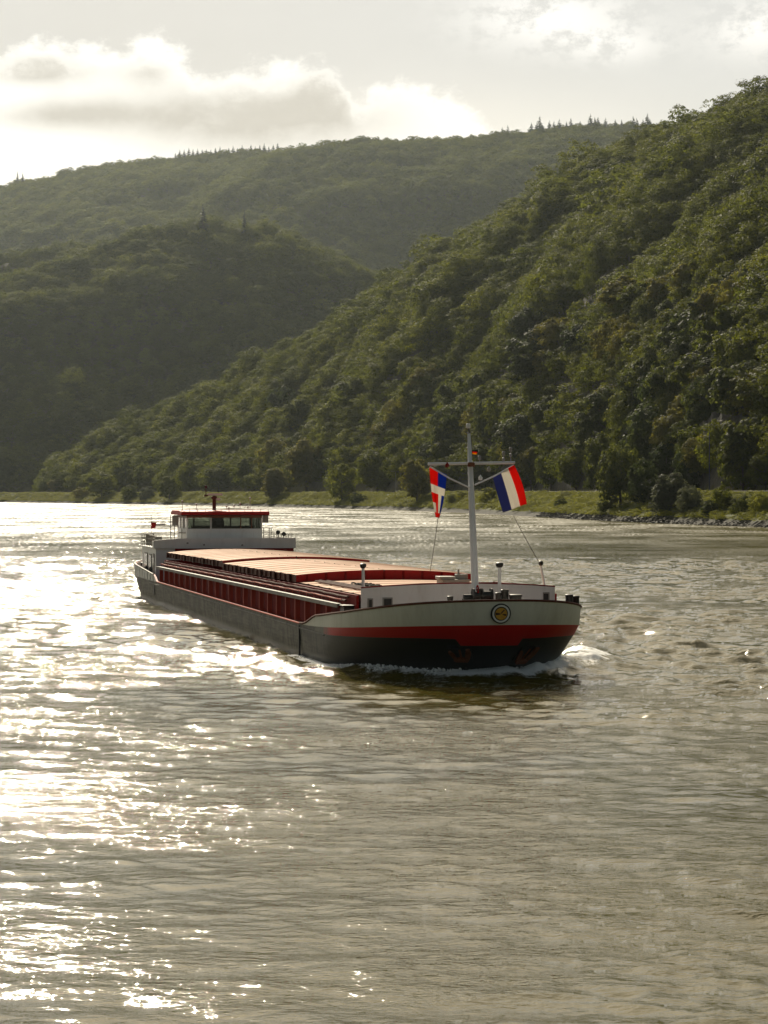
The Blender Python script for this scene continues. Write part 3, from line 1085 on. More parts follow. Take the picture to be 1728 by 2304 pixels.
def faced(p, nr, roll=0.0):
    x = nr.normalized()
    y = Vector((0, 0, 1)).cross(x).normalized()
    z = x.cross(y)
    return Matrix.Translation(p) @ Matrix((x, y, z)).transposed().to_4x4() @ Matrix.Rotation(roll, 4, 'X')


en = Vector((en.x, en.y, en.z * 0.45))
eo.matrix_local = faced(ec + en.normalized() * 0.075, en, R(-8))

# anchors hanging in their pockets
for (pxa, pxb, side) in ((1012, 1060, -1), (1165, 1203, 1)):
    pm, pn = on_bow((pxa + pxb) / 2, 1468)
    fm = faced(pm, pn)
    pk = MB()
    pk.prism([(-0.50, 0.42), (0.50, 0.42), (0.46, -0.52), (0.15, -0.66), (-0.15, -0.66), (-0.46, -0.52)], 'x', -0.05, 0.03)
    po = pk.build('anchor_pocket', M['black'], hull)
    po.matrix_local = fm
    an = MB()
    an.prism([(-0.34, -0.46), (-0.26, -0.62), (0.26, -0.62), (0.34, -0.46), (0.14, -0.36), (-0.14, -0.36)], 'x', 0.04, 0.17)
    an.prism([(-0.20, -0.44), (-0.33, -0.40), (-0.50, 0.16), (-0.40, 0.22), (-0.25, -0.10)], 'x', 0.03, 0.14)
    an.prism([(0.18, -0.44), (0.36, -0.44), (0.47, 0.02), (0.44, 0.42), (0.27, 0.36), (0.20, -0.05)], 'x', 0.03, 0.14)
    an.box(0.034, 0.075, -0.05, 0.05, -0.40, 0.30)
    ao = an.build('anchor', M['rust'], barge, bevel=0.012)
    ao.matrix_local = fm

# --- hold: coaming, stiffeners, walkway rail
cm = MB()
cm.box(-63.5, 10.2, -4.62, -4.50, 1.5, 3.42)
cm.box(-63.5, 10.2, 4.50, 4.62, 1.5, 3.42)
cm.box(-63.5, -63.38, -4.5, 4.5, 1.5, 3.42)
cm.box(-63.5, 8.8, -5.16, -4.62, 2.84, 2.90)
cm.box(-63.5, 2.0, 4.62, 5.16, 2.84, 2.90)
coam = cm.build('hold_coaming', M['deep_red'], barge, smooth=False)
rl = MB()
rl.box(-63.3, 8.8, -5.24, -5.02, 2.88, 2.99)
rl.box(-63.3, 8.8, -5.24, -5.20, 2.80, 2.885)
M['rail_grey'] = paint('weathered_grey_rail', (0.17, 0.16, 0.14), 0.6, (0.12, 0.08, 0.055), 0.5, 1.6)
rail = rl.build('coaming_rail', M['rail_grey'], barge, smooth=False, bevel=0.012)
sb = MB()
sb.box(-0.035, 0.035, -5.20, -4.97, 0.0, 1.30)
sb.box(-0.09, 0.09, -5.215, -5.185, 0.0, 1.30)
sb.add([(-.02, -4.97, 0), (.02, -4.97, 0), (.02, -4.64, 0), (-.02, -4.64, 0), (-.02, -4.97, .25), (.02, -4.97, .25)], [(0, 1, 5, 4), (0, 4, 3), (1, 2, 5), (3, 2, 1, 0), (4, 5, 2, 3)])
stiff = None
nst = 24
for i in range(nst):
    x = -61.3 + i * 2.92
    if stiff is None:
        stiff = sb.build('stiffener', M['stiff_red'], barge, smooth=False)
        so = stiff
    else:
        so = stiff.copy(); COL.objects.link(so); so.parent = barge
    so.location = (x, 0, 1.55)
    so.scale = (1, 1, (1.30 + 0.0042 * min(x, 0)) / 1.30)
for nm, yy, zz, rr_, mt in (('pipe', -4.80, 3.10, 0.055, 'brown'), ('pipe', -4.70, 3.27, 0.05, 'brown'), ('hand_rail', -4.99, 3.16, 0.028, 'stiff_red')):
    pp = MB()
    pp.tube([(x, yy + 0.02 * math.sin(x), zz + 0.012 * math.sin(x * 1.7)) for x in np.linspace(-63, 8.5, 64)], rr_, 6)
    for x in np.arange(-62, 8.0, 2.11):
        if nm == 'hand_rail':
            pp.tube([(x, yy, 2.9), (x, yy, zz)], 0.022, 5)
        else:
            pp.box(x - 0.05, x + 0.05, yy - 0.02, -4.62, zz - 0.05, zz - 0.01)
    pp.build(nm, M[mt], barge)

# --- hatch covers


def hatch(name, x0, x1, y0, y1, ze, camber, side, pitch, skirt=0.36, y_half=4.55):
    nx = max(4, int((x1 - x0) / 0.08))
    xs = np.linspace(x0, x1, nx)
    ys = np.linspace(y0, y1, 9)
    ph = (xs - x0) / pitch
    fr = ph % 1.0
    rib = np.clip((fr - 0.72) / 0.24, 0, 1) * 0.030
    zc = ze + camber * (1 - (ys / y_half) ** 2)
    Z = zc[None, :] + rib[:, None]
    X = np.repeat(xs[:, None], 9, 1); Y = np.repeat(ys[None, :], nx, 0)
    V = np.c_[X.ravel(), Y.ravel(), Z.ravel()]
    I = np.arange(nx * 9).reshape(nx, 9)
    F = [tuple(q) for q in np.stack([I[:-1, :-1], I[1:, :-1], I[1:, 1:], I[:-1, 1:]], -1).reshape(-1, 4).tolist()]
    mb = MB()
    mb.add([tuple(v) for v in V], F, 0)
    # skirts all round
    loop = list(I[:, 0]) + list(I[-1, 1:]) + list(I[::-1, -1][1:]) + list(I[0, ::-1][1:-1])
    kk = len(loop)
    lo = [(V[q][0], V[q][1], ze - skirt) for q in loop]
    b0 = len(mb.v)
    mb.v += [tuple(map(float, p)) for p in lo]
    for a in range(kk):
        c = (a + 1) % kk
        front = abs(V[loop[a]][0] - x1) < 1e-6 and abs(V[loop[c]][0] - x1) < 1e-6
        mb.f.append((int(loop[a]), int(loop[c]), b0 + c, b0 + a)); mb.mi.append(2 if front else 1)
    ob = mb.build(name, [M['hatch'], M['brown'], M['red']], barge, angle=20)
    return ob


HX = [-62.6, -33.6, -6.5]
for (a, b, ze) in ((HX[0], HX[1] - 0.08, 3.98), (HX[1] + 0.08, HX[2], 3.84)):
    for (y0, y1) in ((-4.55, -0.03), (0.03, 4.55)):
        h = hatch('hatch_cover', a, b, y0, y1, ze, 0.24, None, 3.2)
        if y0 < 0:
            # lifting brackets and clamps on the outer skirt
            br = MB()
            for i, x in enumerate(np.arange(a + 1.0, b - 0.5, 1.62)):
                br.box(x - 0.04, x + 0.04, y0 - 0.07, y0 - 0.002, ze - 0.34, ze - 0.02)
                if i % 3 == 0:
                    br.box(x - 0.25, x + 0.25, y0 - 0.13, y0 - 0.072, ze - 0.38, ze + 0.03)
            br.build('clamp_row', M['brown'], h, smooth=False)
hatch('fore_hatch_cover', -6.4, 10.2, -4.42, 4.42, 3.44, 0.12, None, 3.0, 0.3)
# studs on the front face of the high cover
sd = MB()
for y in np.linspace(-4, 4, 9):
    sd.box(-6.49, -6.44, y - 0.05, y + 0.05, 3.52, 3.78 + 0.22 * (1 - (y / 4.55) ** 2))
sd.build('face_stiffener', M['deep_red'], barge, smooth=False)
# pile of pipes and lashings on the fore hatch, starboard side
cl = MB()
for i in range(5):
    y = -3.9 + 0.16 * i
    cl.tube([(-4.5 + 0.2 * i, y, 3.56 + 0.03 * (i % 2)), (8.6 - 0.3 * i, y + 0.15, 3.56 + 0.03 * (i % 2))], 0.05, 6)
cl.build('spare_pipe_bundle', M['brown'], barge)
rp = MB()
for i in range(9):
    a0 = i * 0.9
    rp.tube([(1.5 + 0.55 * i + 0.22 * math.cos(t + a0), -2.9 + 0.12 * (i % 3) + 0.3 * math.sin(t), 3.62 + 0.05 * math.sin(2 * t)) for t in np.linspace(0, 2 * math.pi, 13)], 0.04, 5)
rp.build('coiled_rope', M['rope'], barge)

# the coaming and covers dip gently towards the stern
for o_ in [coam, rail] + [q for q in barge.children if q.name.split('.')[0] in ('hatch_cover', 'pipe', 'hand_rail')]:
    for me_ in [o_.data] + [c.data for c in o_.children]:
        co = np.empty(len(me_.vertices) * 3, np.float32)
        me_.vertices.foreach_get('co', co)
        co = co.reshape(-1, 3)
        co[:, 2] += 0.0042 * np.minimum(co[:, 0], 0)
        me_.vertices.foreach_set('co', co.ravel())
        me_.update()

# --- white breakwater wall of the forecastle
wl = MB()
ys = np.linspace(-4.45, 4.45, 41)
wx = 10.5 + 0.75 * (1 - (ys / 4.45) ** 2)
wz = 3.73 + 0.20 * (1 - (ys / 4.45) ** 2)
n_ = len(ys)
for off in (0.0, -0.10):
    for zz in (0, 1):
        wl.v += [(float(a + off), float(b), float(1.7 if zz == 0 else c)) for a, b, c in zip(wx, ys, wz)]
for i in range(n_ - 1):
    wl.f += [(i, i + 1, n_ + i + 1, n_ + i), (2 * n_ + i + 1, 2 * n_ + i, 3 * n_ + i, 3 * n_ + i + 1), (n_ + i, n_ + i + 1, 3 * n_ + i + 1, 3 * n_ + i)]
    wl.mi += [0, 0, 0]
for i in (0, n_ - 1):
    wl.f.append((i, n_ + i, 3 * n_ + i, 2 * n_ + i)); wl.mi.append(0)
wall = wl.build('forecastle_wall', M['white'], barge)
tc_ = MB()
tc_.tube([(float(a) - 0.05, float(b), float(c) + 0.02) for a, b, c in zip(wx, ys, wz)], 0.045, 6)
tc_.build('wall_cap', M['deep_red'], wall)


def wall_x(y):
    return 10.5 + 0.75 * (1 - (y / 4.45) ** 2)


for (px, py, w, h) in ((833, 1360, 0.13, 0.42), (872, 1358, 0.34, 0.42), (1228, 1343, 0.22, 0.30)):
    p = L(px, py, 10.6)
    p = L(px, py, wall_x(p[1]))
    wn = MB(); wn.box(p[0] - 0.02, p[0] + 0.045, p[1] - w / 2 - 0.06, p[1] + w / 2 + 0.06, p[2] - h / 2 - 0.06, p[2] + h / 2 + 0.06)
    wo = wn.build('port_frame', M['grey'], wall, smooth=False, bevel=0.01)
    gn = MB(); gn.box(p[0] + 0.046, p[0] + 0.06, p[1] - w / 2, p[1] + w / 2, p[2] - h / 2, p[2] + h / 2)
    gn.build('dark_opening', M['black'], wall, smooth=False)

# --- foredeck gear


def cyl(name, px, ptop, s, r, material, cap_r=None, zbase=None):
    p = L(px, ptop, s)
    zb = float(deck_z(s)) if zbase is None else zbase
    m_ = MB()
    h = p[2] - zb
    c = cap_r or r * 1.1
    m_.lathe((p[0], p[1], zb), [(r * 1.3, 0), (r * 1.3, 0.04), (r, 0.06), (r, h - 0.12), (c, h - 0.10), (c, h - 0.02), (c * 0.8, h)], 14)
    return m_.build(name, material, barge)


cyl('bollard', 1013, 1341, 15.2, 0.12, M['black'])
cyl('bollard', 1121, 1333, 15.6, 0.12, M['black'])
cyl('bollard', 1136, 1326, 15.6, 0.16, M['black'])
cyl('bollard', 1160, 1337, 15.8, 0.26, M['black'])
cyl('bollard', 1281, 1337, 11.5, 0.17, M['black'])
cyl('bollard', 1296, 1340, 11.0, 0.15, M['black'])
# windlass beside the mast foot
p0 = L(1086, 1340, 14.6)
wd = MB()
wd.tube([(p0[0], p0[1] - 0.45, p0[2]), (p0[0], p0[1] + 0.45, p0[2])], 0.20, 14)
for yy in (-0.42, -0.05, 0.38):
    wd.tube([(p0[0], p0[1] + yy - 0.04, p0[2]), (p0[0], p0[1] + yy + 0.04, p0[2])], 0.32, 16)
wd.box(p0[0] - 0.4, p0[0] + 0.4, p0[1] - 0.55, p0[1] + 0.55, 2.05, 2.35)
wd.box(p0[0] - 0.15, p0[0] + 0.15, p0[1] - 0.22, p0[1] - 0.12, 2.3, p0[2] + 0.3)
wind = wd.build('windlass', M['black'], barge)
hw = MB()
hw.tube([(p0[0] + 0.1 + 0.16 * math.cos(t), p0[1] - 0.25, p0[2] + 0.28 + 0.16 * math.sin(t)) for t in np.linspace(0, 6.3, 15)], 0.03, 5)
hw.build('brake_wheel', M['deep_red'], wind)
p0 = L(1052, 1342, 14.4)
wd = MB()
wd.tube([(p0[0], p0[1] - 0.18, p0[2] - .05), (p0[0], p0[1] + 0.18, p0[2] - .05)], 0.14, 12)
wd.box(p0[0] - 0.2, p0[0] + 0.2, p0[1] - 0.2, p0[1] + 0.2, 2.05, p0[2] - 0.1)
wd.build('rope_winch', M['black'], barge)
# mooring gear on the starboard side deck, forward end of the rail
p0 = L(785, 1362, 4.6)
fw = MB()
fw.box(8.7, 9.7, -5.08, -4.25, 2.30, 2.88)
fw.box(8.6, 9.8, -5.14, -4.2, 2.89, 2.95)
fw.build('side_fairlead', M['black'], barge, smooth=False, bevel=0.02)


def post(name, px, ptop, pbase, s, r, lean_px=0, zb=None):
    a = L(px, ptop, s)
    b = L(px + lean_px, pbase, s)
    m_ = MB()
    m_.tube([(b[0], b[1], zb if zb is not None else b[2]), a], [r * 1.15, r], 10)
    o_ = m_.build(name, M['mast'], barge)
    k = MB()
    k.lathe((a[0], a[1], a[2] - 0.02), [(r * 1.1, 0), (r * 2.0, 0.05), (r * 2.3, 0.14), (r * 2.1, 0.2), (r * 0.8, 0.24)], 12)
    k.build('vent_head', M['black'], o_)
    return o_


post('vent_post', 817, 1278, 1372, 10.3, 0.065, 1, 1.9)
post('vent_post', 1124, 1276, 1345, 14.8, 0.075, 0, 2.1)
post('light_post', 1217, 1272, 1318, 8.5, 0.05, 12, 3.3)
# gear on the fore hatch behind the mast
p0 = L(1015, 1306, 6.5)
bx = MB()
bx.box(p0[0] - 0.6, p0[0] + 0.6, p0[1] - 0.55, p0[1] + 0.75, 3.5, 3.98)
bx.box(p0[0] - 0.5, p0[0] + 0.5, p0[1] - 0.65, p0[1] + 0.1, 3.99, 4.12)
bx.tube([(p0[0], p0[1] + 0.35, 3.98), (p0[0], p0[1] + 0.35, 4.45)], 0.05, 8)
bx.box(p0[0] - 0.2, p0[0] + 0.2, p0[1] + 0.2, p0[1] + 0.75, 3.99, 4.22)
bx.build('engine_box', M['grey'], barge, smooth=False, bevel=0.03)
bx = MB()
for i in range(5):
    bx.tube([(2 + 0.6 * i, 2.2 + 0.5 * i, 3.62), (2.6 + 0.6 * i, 4.2, 3.66)], 0.06, 6)
bx.box(3, 6, 3.4, 3.7, 3.5, 3.75)
bx.build('gangway', M['brown'], barge)

# --- folding mast with yard
mb0 = L(1073, 1348, 14.0)
mt0 = L(1055, 975, 12.4)
mast = MB()
A_, B_ = Vector((mb0[0], mb0[1], 2.05)), Vector(mt0)
mast.tube([A_, A_.lerp(B_, 0.03), A_.lerp(B_, 0.55), A_.lerp(B_, 0.83), A_.lerp(B_, 0.9), B_], [0.19, 0.165, 0.145, 0.115, 0.095, 0.06], 16)
mast.box(A_.x - 0.28, A_.x + 0.28, A_.y - 0.28, A_.y + 0.28, 2.0, 2.25)
mo = mast.build('mast', M['mast'], barge)
yc = Vector(L(1060, 1042, 12.75))
yl, yr = Vector(L(963, 1044, 12.75)), Vector(L(1158, 1041, 12.75))
y_ = MB()
y_.tube([yl, yr], 0.062, 10)
y_.build('yard', M['mast'], mo)
for a, b in (((967, 1050), (1058, 1098)), ((1156, 1047), (1068, 1091))):
    t_ = MB()
    pa, pb = Vector(L(*a, 12.75)), Vector(L(*b, 13.0))
    md = (pa + pb) / 2
    md.z -= 0.05
    t_.tube([pa, md, pb], 0.035, 8)
    t_.build('brace', M['mast'], mo)
tp = MB()
tp.tube([B_, B_ + Vector((0, 0, 0.28))], 0.03, 8)
tp.lathe((B_.x, B_.y, B_.z), [(0.05, 0), (0.11, 0.02), (0.11, 0.05), (0.03, 0.06)], 10)
tp.lathe((B_.x, B_.y - 0.03, B_.z + 0.22), [(0.05, 0), (0.10, 0.03), (0.10, 0.18), (0.06, 0.22)], 10, 1)
tp.build('masthead_light', [M['black'], M['white']], mo)
cp = MB()
p = L(1060, 1045, 12.8)
cp.lathe((p[0], p[1], p[2] - 0.1), [(0.14, 0), (0.16, 0.03), (0.16, 0.16), (0.12, 0.2)], 14)
cp.build('yard_clamp', M['rust'], mo)
for px, py, h in ((1133, 1040, 0.34), (1149, 1040, 0.52), (1079, 1040, 0.15)):
    lp = MB()
    p = L(px, py, 12.75)
    lp.tube([p, (p[0], p[1], p[2] + h)], 0.022, 6)
    lp.lathe((p[0], p[1], p[2] + h - 0.05), [(0.03, 0), (0.07, 0.02), (0.07, 0.16), (0.03, 0.2)], 10)
    if h > 0.3:
        lp.lathe((p[0], p[1], p[2] + h - 0.27), [(0.03, 0), (0.06, 0.02), (0.06, 0.12), (0.03, 0.14)], 10)
    lp.build('signal_lamp', M['grey'], mo)
for px, py, mt in ((1006, 1047, 'deep_red'), (1100, 1056, 'grey'), (1081, 1076, 'white')):
    lp = MB()
    p = L(px, py, 12.8)
    lp.lathe((p[0], p[1], p[2] - 0.09), [(0.03, 0), (0.085, 0.03), (0.085, 0.13), (0.05, 0.17), (0.015, 0.24)], 10)
    lp.build('hanging_lamp', M[mt], mo)
hs = MB()
a, b = Vector(L(1054, 985, 12.4)), Vector(L(1032, 1042, 12.7))
hs.tube([a, b], 0.011, 5)
hs.tube([Vector(L(1060, 990, 12.4)), Vector(L(1062, 1035, 12.7))], 0.02, 5)
hs.build('halyard', M['rope'], mo)
for a, b, sg in (((986, 1163, 12.7), (968, 1285, 8.0), .05), ((1156, 1162, 12.7), (1217, 1272, 8.5), .03)):
    hs = MB()
    pa, pb = Vector(L(*a)), Vector(L(*b))
    hs.tube([pa.lerp(pb, t) - Vector((0, 0, sg * math.sin(math.pi * t))) for t in np.linspace(0, 1, 9)], 0.014, 5)
    hs.build('stay', M['rope'], mo)

# --- accommodation and wheelhouse
ac = MB()
ac.box(-74.6, -65.6, -5.0, 5.0, 1.5, 3.94)
ac.box(-74.9, -65.5, -5.15, 5.25, 3.94, 4.02)
acc = ac.build('accommodation', M['white'], barge, smooth=False, bevel=0.02)
bd = MB()
ys = np.linspace(-5.15, 5.25, 21)
for i in range(20):
    a, b = ys[i], ys[i + 1]
    za, zb = 4.68 - 0.16 * (max(0, -a - 2.5) / 2.65) ** 1.5, 4.68 - 0.16 * (max(0, -b - 2.5) / 2.65) ** 1.5
    bd.add([(-65.48, a, 3.94), (-65.48, b, 3.94), (-65.48, b, zb), (-65.48, a, za), (-65.60, a, 3.94), (-65.60, b, 3.94), (-65.60, b, zb), (-65.60, a, za)],
           [(0, 1, 2, 3), (5, 4, 7, 6), (3, 2, 6, 7)])
bd.box(-66.6, -65.6, -5.15, -5.07, 4.02, 4.45)
bd.box(-66.6, -65.6, 5.17, 5.25, 4.02, 4.6)
bdo = bd.build('front_bulwark', M['white'], acc, smooth=False)
sm = MB()
for py_, pz_ in ((-2.7, 4.28), (-1.5, 4.15), (1.3, 4.12)):
    sm.lathe((-65.47, py_, pz_), [(0.07, 0), (0.07, 0.08), (0.03, 0.1)], 8)
sm.build('fitting', M['grey'], bdo)
ab = MB()
ab.box(-65.6, -65.47, -3.6, 5.1, 3.70, 3.93)
ab.build('red_trim', M['deep_red'], acc, smooth=False)
for i, (x0, x1, z0, z1) in enumerate(((-72.6, -71.0, 2.45, 3.45), (-69.6, -68.3, 2.45, 3.4))):
    w_ = MB()
    w_.box(x0 - 0.08, x1 + 0.08, -5.05, -5.0, z0 - 0.08, z1 + 0.08)
    wf = w_.build('window', M['grey'], acc, smooth=False)
    w_ = MB()
    w_.box(x0, (x0 + x1) / 2 - 0.04, -5.062, -5.052, z0, z1)
    w_.box((x0 + x1) / 2 + 0.04, x1, -5.062, -5.052, z0, z1)
    w_.build('pane', M['dark_glass'], wf, smooth=False)
d_ = MB()
d_.box(-67.2, -66.4, -5.05, -5.0, 1.75, 3.55)
dd = d_.build('door', M['grey'], acc, smooth=False, bevel=0.02)
d_ = MB()
d_.add([(-66.8 + 0.22 * math.cos(a), -5.058, 3.05 + 0.28 * math.sin(a)) for a in np.linspace(0, 6.283, 18, endpoint=False)], [tuple(range(18))])
d_.build('porthole', M['dark_glass'], dd, smooth=False)
# tyres leaning below the windows
for x in (-70.9, -68.0):
    t_ = MB()
    t_.tube([(x + 0.42 * math.cos(a), -5.12, 2.05 + 0.42 * math.sin(a)) for a in np.linspace(0, 2 * math.pi, 21)], 0.10, 8)
    t_.build('tyre_fender', M['tyre'], barge)
# stern deck winches and vents
for (x, y, h, r) in ((-77.5, -4.3, 1.3, 0.20), (-78.8, -3.9, 1.5, 0.2), (-80.2, -3.2, 1.5, 0.18), (-76.6, -4.6, 1.1, 0.2), (-79, 3.0, 1.4, 0.25)):
    v_ = MB()
    v_.lathe((x, y, 1.6), [(r, 0), (r, h * 0.7), (r * 1.6, h * 0.75), (r * 1.6, h * 0.95), (r * 0.6, h)], 12)
    v_.build('stern_bollard', M['black'], barge)
# railing on the aft deck of the house
rg = MB()
for zz in (4.3, 4.6, 4.92):
    rg.tube([(-66.7, -5.08, zz), (-74.7, -5.08, zz), (-74.7, 5.1, zz), (-66.7, 5.1, zz)], 0.025, 5)
for x in np.linspace(-74.7, -66.7, 8):
    for yy in (-5.08, 5.1):
        rg.tube([(x, yy, 4.0), (x, yy, 4.92)], 0.028, 5)
rg.build('deck_railing', M['grey'], acc)
gr = MB()
for i, (x, y, a, b, c) in enumerate(((-74.0, -4.5, .5, .6, .9), (-72.8, -4.4, .7, .5, .75), (-71.3, -4.4, .4, .4, .55), (-70.2, -4.3, .6, .5, .7), (-68.8, -4.5, .4, .35, .5))):
    gr.box(x - a / 2, x + a / 2, y - b / 2, y + b / 2, 4.03, 4.03 + c)
gr.build('deck_locker', M['grey'], acc, smooth=False, bevel=0.04)

X0, X1, Y0, Y1 = -73.2, -67.6, -2.5, 3.1
wh = MB()
th = 0.08
wh.box(X1 - th, X1, Y0, Y1, 4.02, 5.34)
wh.box(X0, X0 + th, Y0, Y1, 4.02, 5.34)
wh.box(X0 + th, X1 - th, Y0, Y0 + th, 4.02, 5.34)
wh.box(X0 + th, X1 - th, Y1 - th, Y1, 4.02, 5.34)
wh.box(X0 + th, X1 - th, Y0 + th, Y1 - th, 4.02, 4.45, 1)
who = wh.build('wheelhouse', [M['white'], M['dark_brown']], barge, smooth=False)
# header, corner posts and mullions
fr = MB()
fr.box(X1 - 0.1, X1 + 0.01, Y0, Y1, 6.14, 6.32, 1)
fr.box(X0, X0 + 0.1, Y0, Y1, 6.14, 6.32, 1)
fr.box(X0 + .1, X1 - .1, Y0, Y0 + 0.1, 6.14, 6.32, 1)
fr.box(X0 + .1, X1 - .1, Y1 - 0.1, Y1, 6.14, 6.32, 1)
W_ = Y1 - Y0
for f_, w_ in ((0.0, 0.10), (0.32, 0.09), (1.0, 0.10)):
    yc_ = Y0 + W_ * f_
    yc_ = min(max(yc_, Y0 + w_ / 2), Y1 - w_ / 2)
    fr.box(X1 - 0.10, X1 + 0.012, yc_ - w_ / 2, yc_ + w_ / 2, 5.34, 6.14, 0)
for f_ in (0.715, 0.86):
    yc_ = Y0 + W_ * f_
    fr.box(X1 - 0.08, X1 + 0.004, yc_ - 0.03, yc_ + 0.03, 5.34, 6.14, 1)
for f_ in (0.0, 0.22, 0.45, 0.72, 1.0):
    yc_ = min(max(Y0 + W_ * f_, Y0 + 0.06), Y1 - 0.06)
    fr.box(X0, X0 + 0.09, yc_ - 0.06, yc_ + 0.06, 5.34, 6.14, 1)
for f_ in (0.04, 0.26, 0.42, 0.75):
    xc_ = X0 + (X1 - X0) * (1 - f_)
    for yy in (Y0, Y1 - 0.08):
        fr.box(xc_ - 0.07, xc_ + 0.07, yy - 0.004, yy + 0.084, 5.34, 6.14, 0)
M['header'] = paint('brown_header_paint', (0.22, 0.085, 0.045), 0.6)
fr.build('window_frames', [M['white'], M['header']], who, smooth=False)
for (a, b) in ((0.018, 0.31), (0.33, 0.712), (0.718, 0.857), (0.863, 0.985)):
    p_ = MB()
    p_.box(X1 - 0.05, X1 - 0.04, Y0 + W_ * a, Y0 + W_ * b, 5.345, 6.135)
    p_.build('window_pane', M['glass'], who, smooth=False)
for (a, b) in ((0.02, 0.215), (0.23, 0.44), (0.46, 0.71), (0.73, 0.98)):
    p_ = MB()
    p_.box(X0 + 0.04, X0 + 0.05, Y0 + W_ * a, Y0 + W_ * b, 5.345, 6.135)
    p_.build('window_pane', M['glass'], who, smooth=False)
for yy in (Y0 + 0.04, Y1 - 0.05):
    for (a, b) in ((0.06, 0.24), (0.28, 0.40), (0.44, 0.73), (0.77, 0.99)):
        p_ = MB()
        p_.box(X0 + (X1 - X0) * (1 - b), X0 + (X1 - X0) * (1 - a), yy, yy + 0.01, 5.345, 6.135)
        p_.build('side_pane', M['glass'], who, smooth=False)
# inside: console, chair, curtain by the back windows
for nm_, bs_ in (('console', ((-69.0, -68.2, Y0 + 0.5, Y1 - 0.5, 4.45, 5.55),)), ('helm_chair', ((-70.6, -70.0, 0.0, 0.7, 4.45, 5.2), (-70.72, -70.6, 0.0, 0.7, 4.9, 5.95))),
                 ('curtain', ((X0 + 0.12, X0 + 0.18, Y0 + W_ * 0.44, Y0 + W_ * 0.62, 5.34, 6.1),)), ('curtain', ((X0 + 0.12, X0 + 0.18, Y0 + 0.1, Y0 + W_ * 0.08, 5.34, 6.1),))):
    ins = MB()
    for b_ in bs_:
        ins.box(*b_)
    ins.build(nm_, M['dark_brown'], who, smooth=False, bevel=0.05)
ro = MB()
ro.prism([(X0 - 0.35, 6.34), (X1 + 0.50, 6.34), (X1 + 0.62, 6.44), (X1 + 0.50, 6.60), (X1 - 1.0, 6.68), (X0 + 0.5, 6.68), (X0 - 0.35, 6.56)], 'y', Y0 - 0.46, Y1 + 0.46)
roo = ro.build('roof', M['red'], who, smooth=False, bevel=0.05)
er = MB()
er.box(X1 + 0.46, X1 + 0.56, Y0 - 0.44, Y1 + 0.44, 6.30, 6.345)
er.build('roof_lip', M['dark_brown'], who, smooth=False)
rm = MB()
for y in np.linspace(Y0 - 0.4, Y1 + 0.4, 12):
    rm.tube([(X1 + 0.3, y, 6.6), (X1 + 0.3, y, 6.78)], 0.018, 5)
rm.tube([(X1 + 0.3, Y0 - 0.4, 6.78), (X1 + 0.3, Y1 + 0.4, 6.78)], 0.02, 5)
rm.build('roof_rail', M['grey'], roo)
for (x, y, h) in ((-69, 1.2, .35), (-70, 1.8, .5), (-69.4, 2.3, .25), (-71, 2.7, .9), (-68.2, 0.7, .2), (-68.6, -2.7, .7), (-69, -1.6, .45), (-71.5, 1.0, .3)):
    rm = MB()
    rm.tube([(x, y, 6.62), (x, y, 6.66 + h)], 0.022, 5)
    rm.lathe((x, y, 6.6 + h), [(0.03, 0), (0.07, 0.03), (0.07, 0.1), (0.02, 0.13)], 8)
    rm.build('aerial', M['grey'], roo)
rd = MB()
py0 = L(482, 1150, -69.5)
rd.lathe((-69.5, py0[1], 6.6), [(0.14, 0), (0.13, 0.9), (0.22, 0.95), (0.22, 1.08), (0.10, 1.15)], 12, 0)
rd.box(-69.58, -69.42, py0[1] - 0.5, py0[1] + 0.6, 7.78, 7.92, 1)
rd.tube([(-69.5, py0[1], 7.7), (-69.5, py0[1], 7.80)], 0.06, 8)
rd.box(-69.65, -69.4, py0[1] - 0.72, py0[1] - 0.48, 7.70, 7.82)
rd.tube([(-69.5, py0[1] - 0.62, 7.8), (-69.5, py0[1] - 0.62, 8.32)], 0.03, 6)
rd.lathe((-69.5, py0[1] - 0.62, 8.3), [(0.04, 0), (0.08, 0.03), (0.08, 0.2), (0.03, 0.24)], 8)
rd.box(-69.6, -69.35, py0[1] + 0.12, py0[1] + 0.42, 7.42, 7.56, 1)
rd.build('radar_mast', [M['brown'], M['white']], roo)
# wing platforms, mirror, search lights
wg = MB()
wg.box(-70.5, -68.0, Y0 - 0.9, Y0 - 0.02, 5.0, 5.06)
for (x, y) in ((-68.1, Y0 - 0.85), (-70.4, Y0 - 0.85), (-68.1, Y0 - 0.3)):
    wg.tube([(x, y, 4.0), (x, y, 6.3)], 0.03, 6)
wg.box(-68.2, -68.0, Y0 - 1.0, Y0 - 0.55, 5.55, 6.3)
wg.tube([(-68.1, Y0 - 0.9, 6.3), (-68.1, Y0, 6.3)], 0.04, 6)
wg.build('wing_mirror', M['grey'], who)
wg = MB()
wg.box(-69.5, -68.4, Y1 + 0.1, Y1 + 0.95, 5.36, 5.41)
for (x, y) in ((-68.5, Y1 + 0.8), (-69.4, Y1 + 0.8), (-68.5, Y1 + 0.25)):
    wg.tube([(x, y, 4.0), (x, y, 5.36)], 0.035, 6)
wg.box(-68.5, -68.2, Y1 + 0.15, Y1 + 0.55, 5.75, 6.3)
wg.build('wing_platform', M['grey'], who)
for (px, py) in ((625, 1198), (638, 1202)):
    p = L(px, py, -66.2)
    sl = MB()
    sl.tube([(p[0], p[1], 4.02), (p[0], p[1], p[2])], 0.03, 6)
    sl.tube([(p[0] - 0.12, p[1], p[2]), (p[0] + 0.12, p[1], p[2] + 0.02)], [0.10, 0.16], 12)
    sl.build('search_light', M['black'], acc)
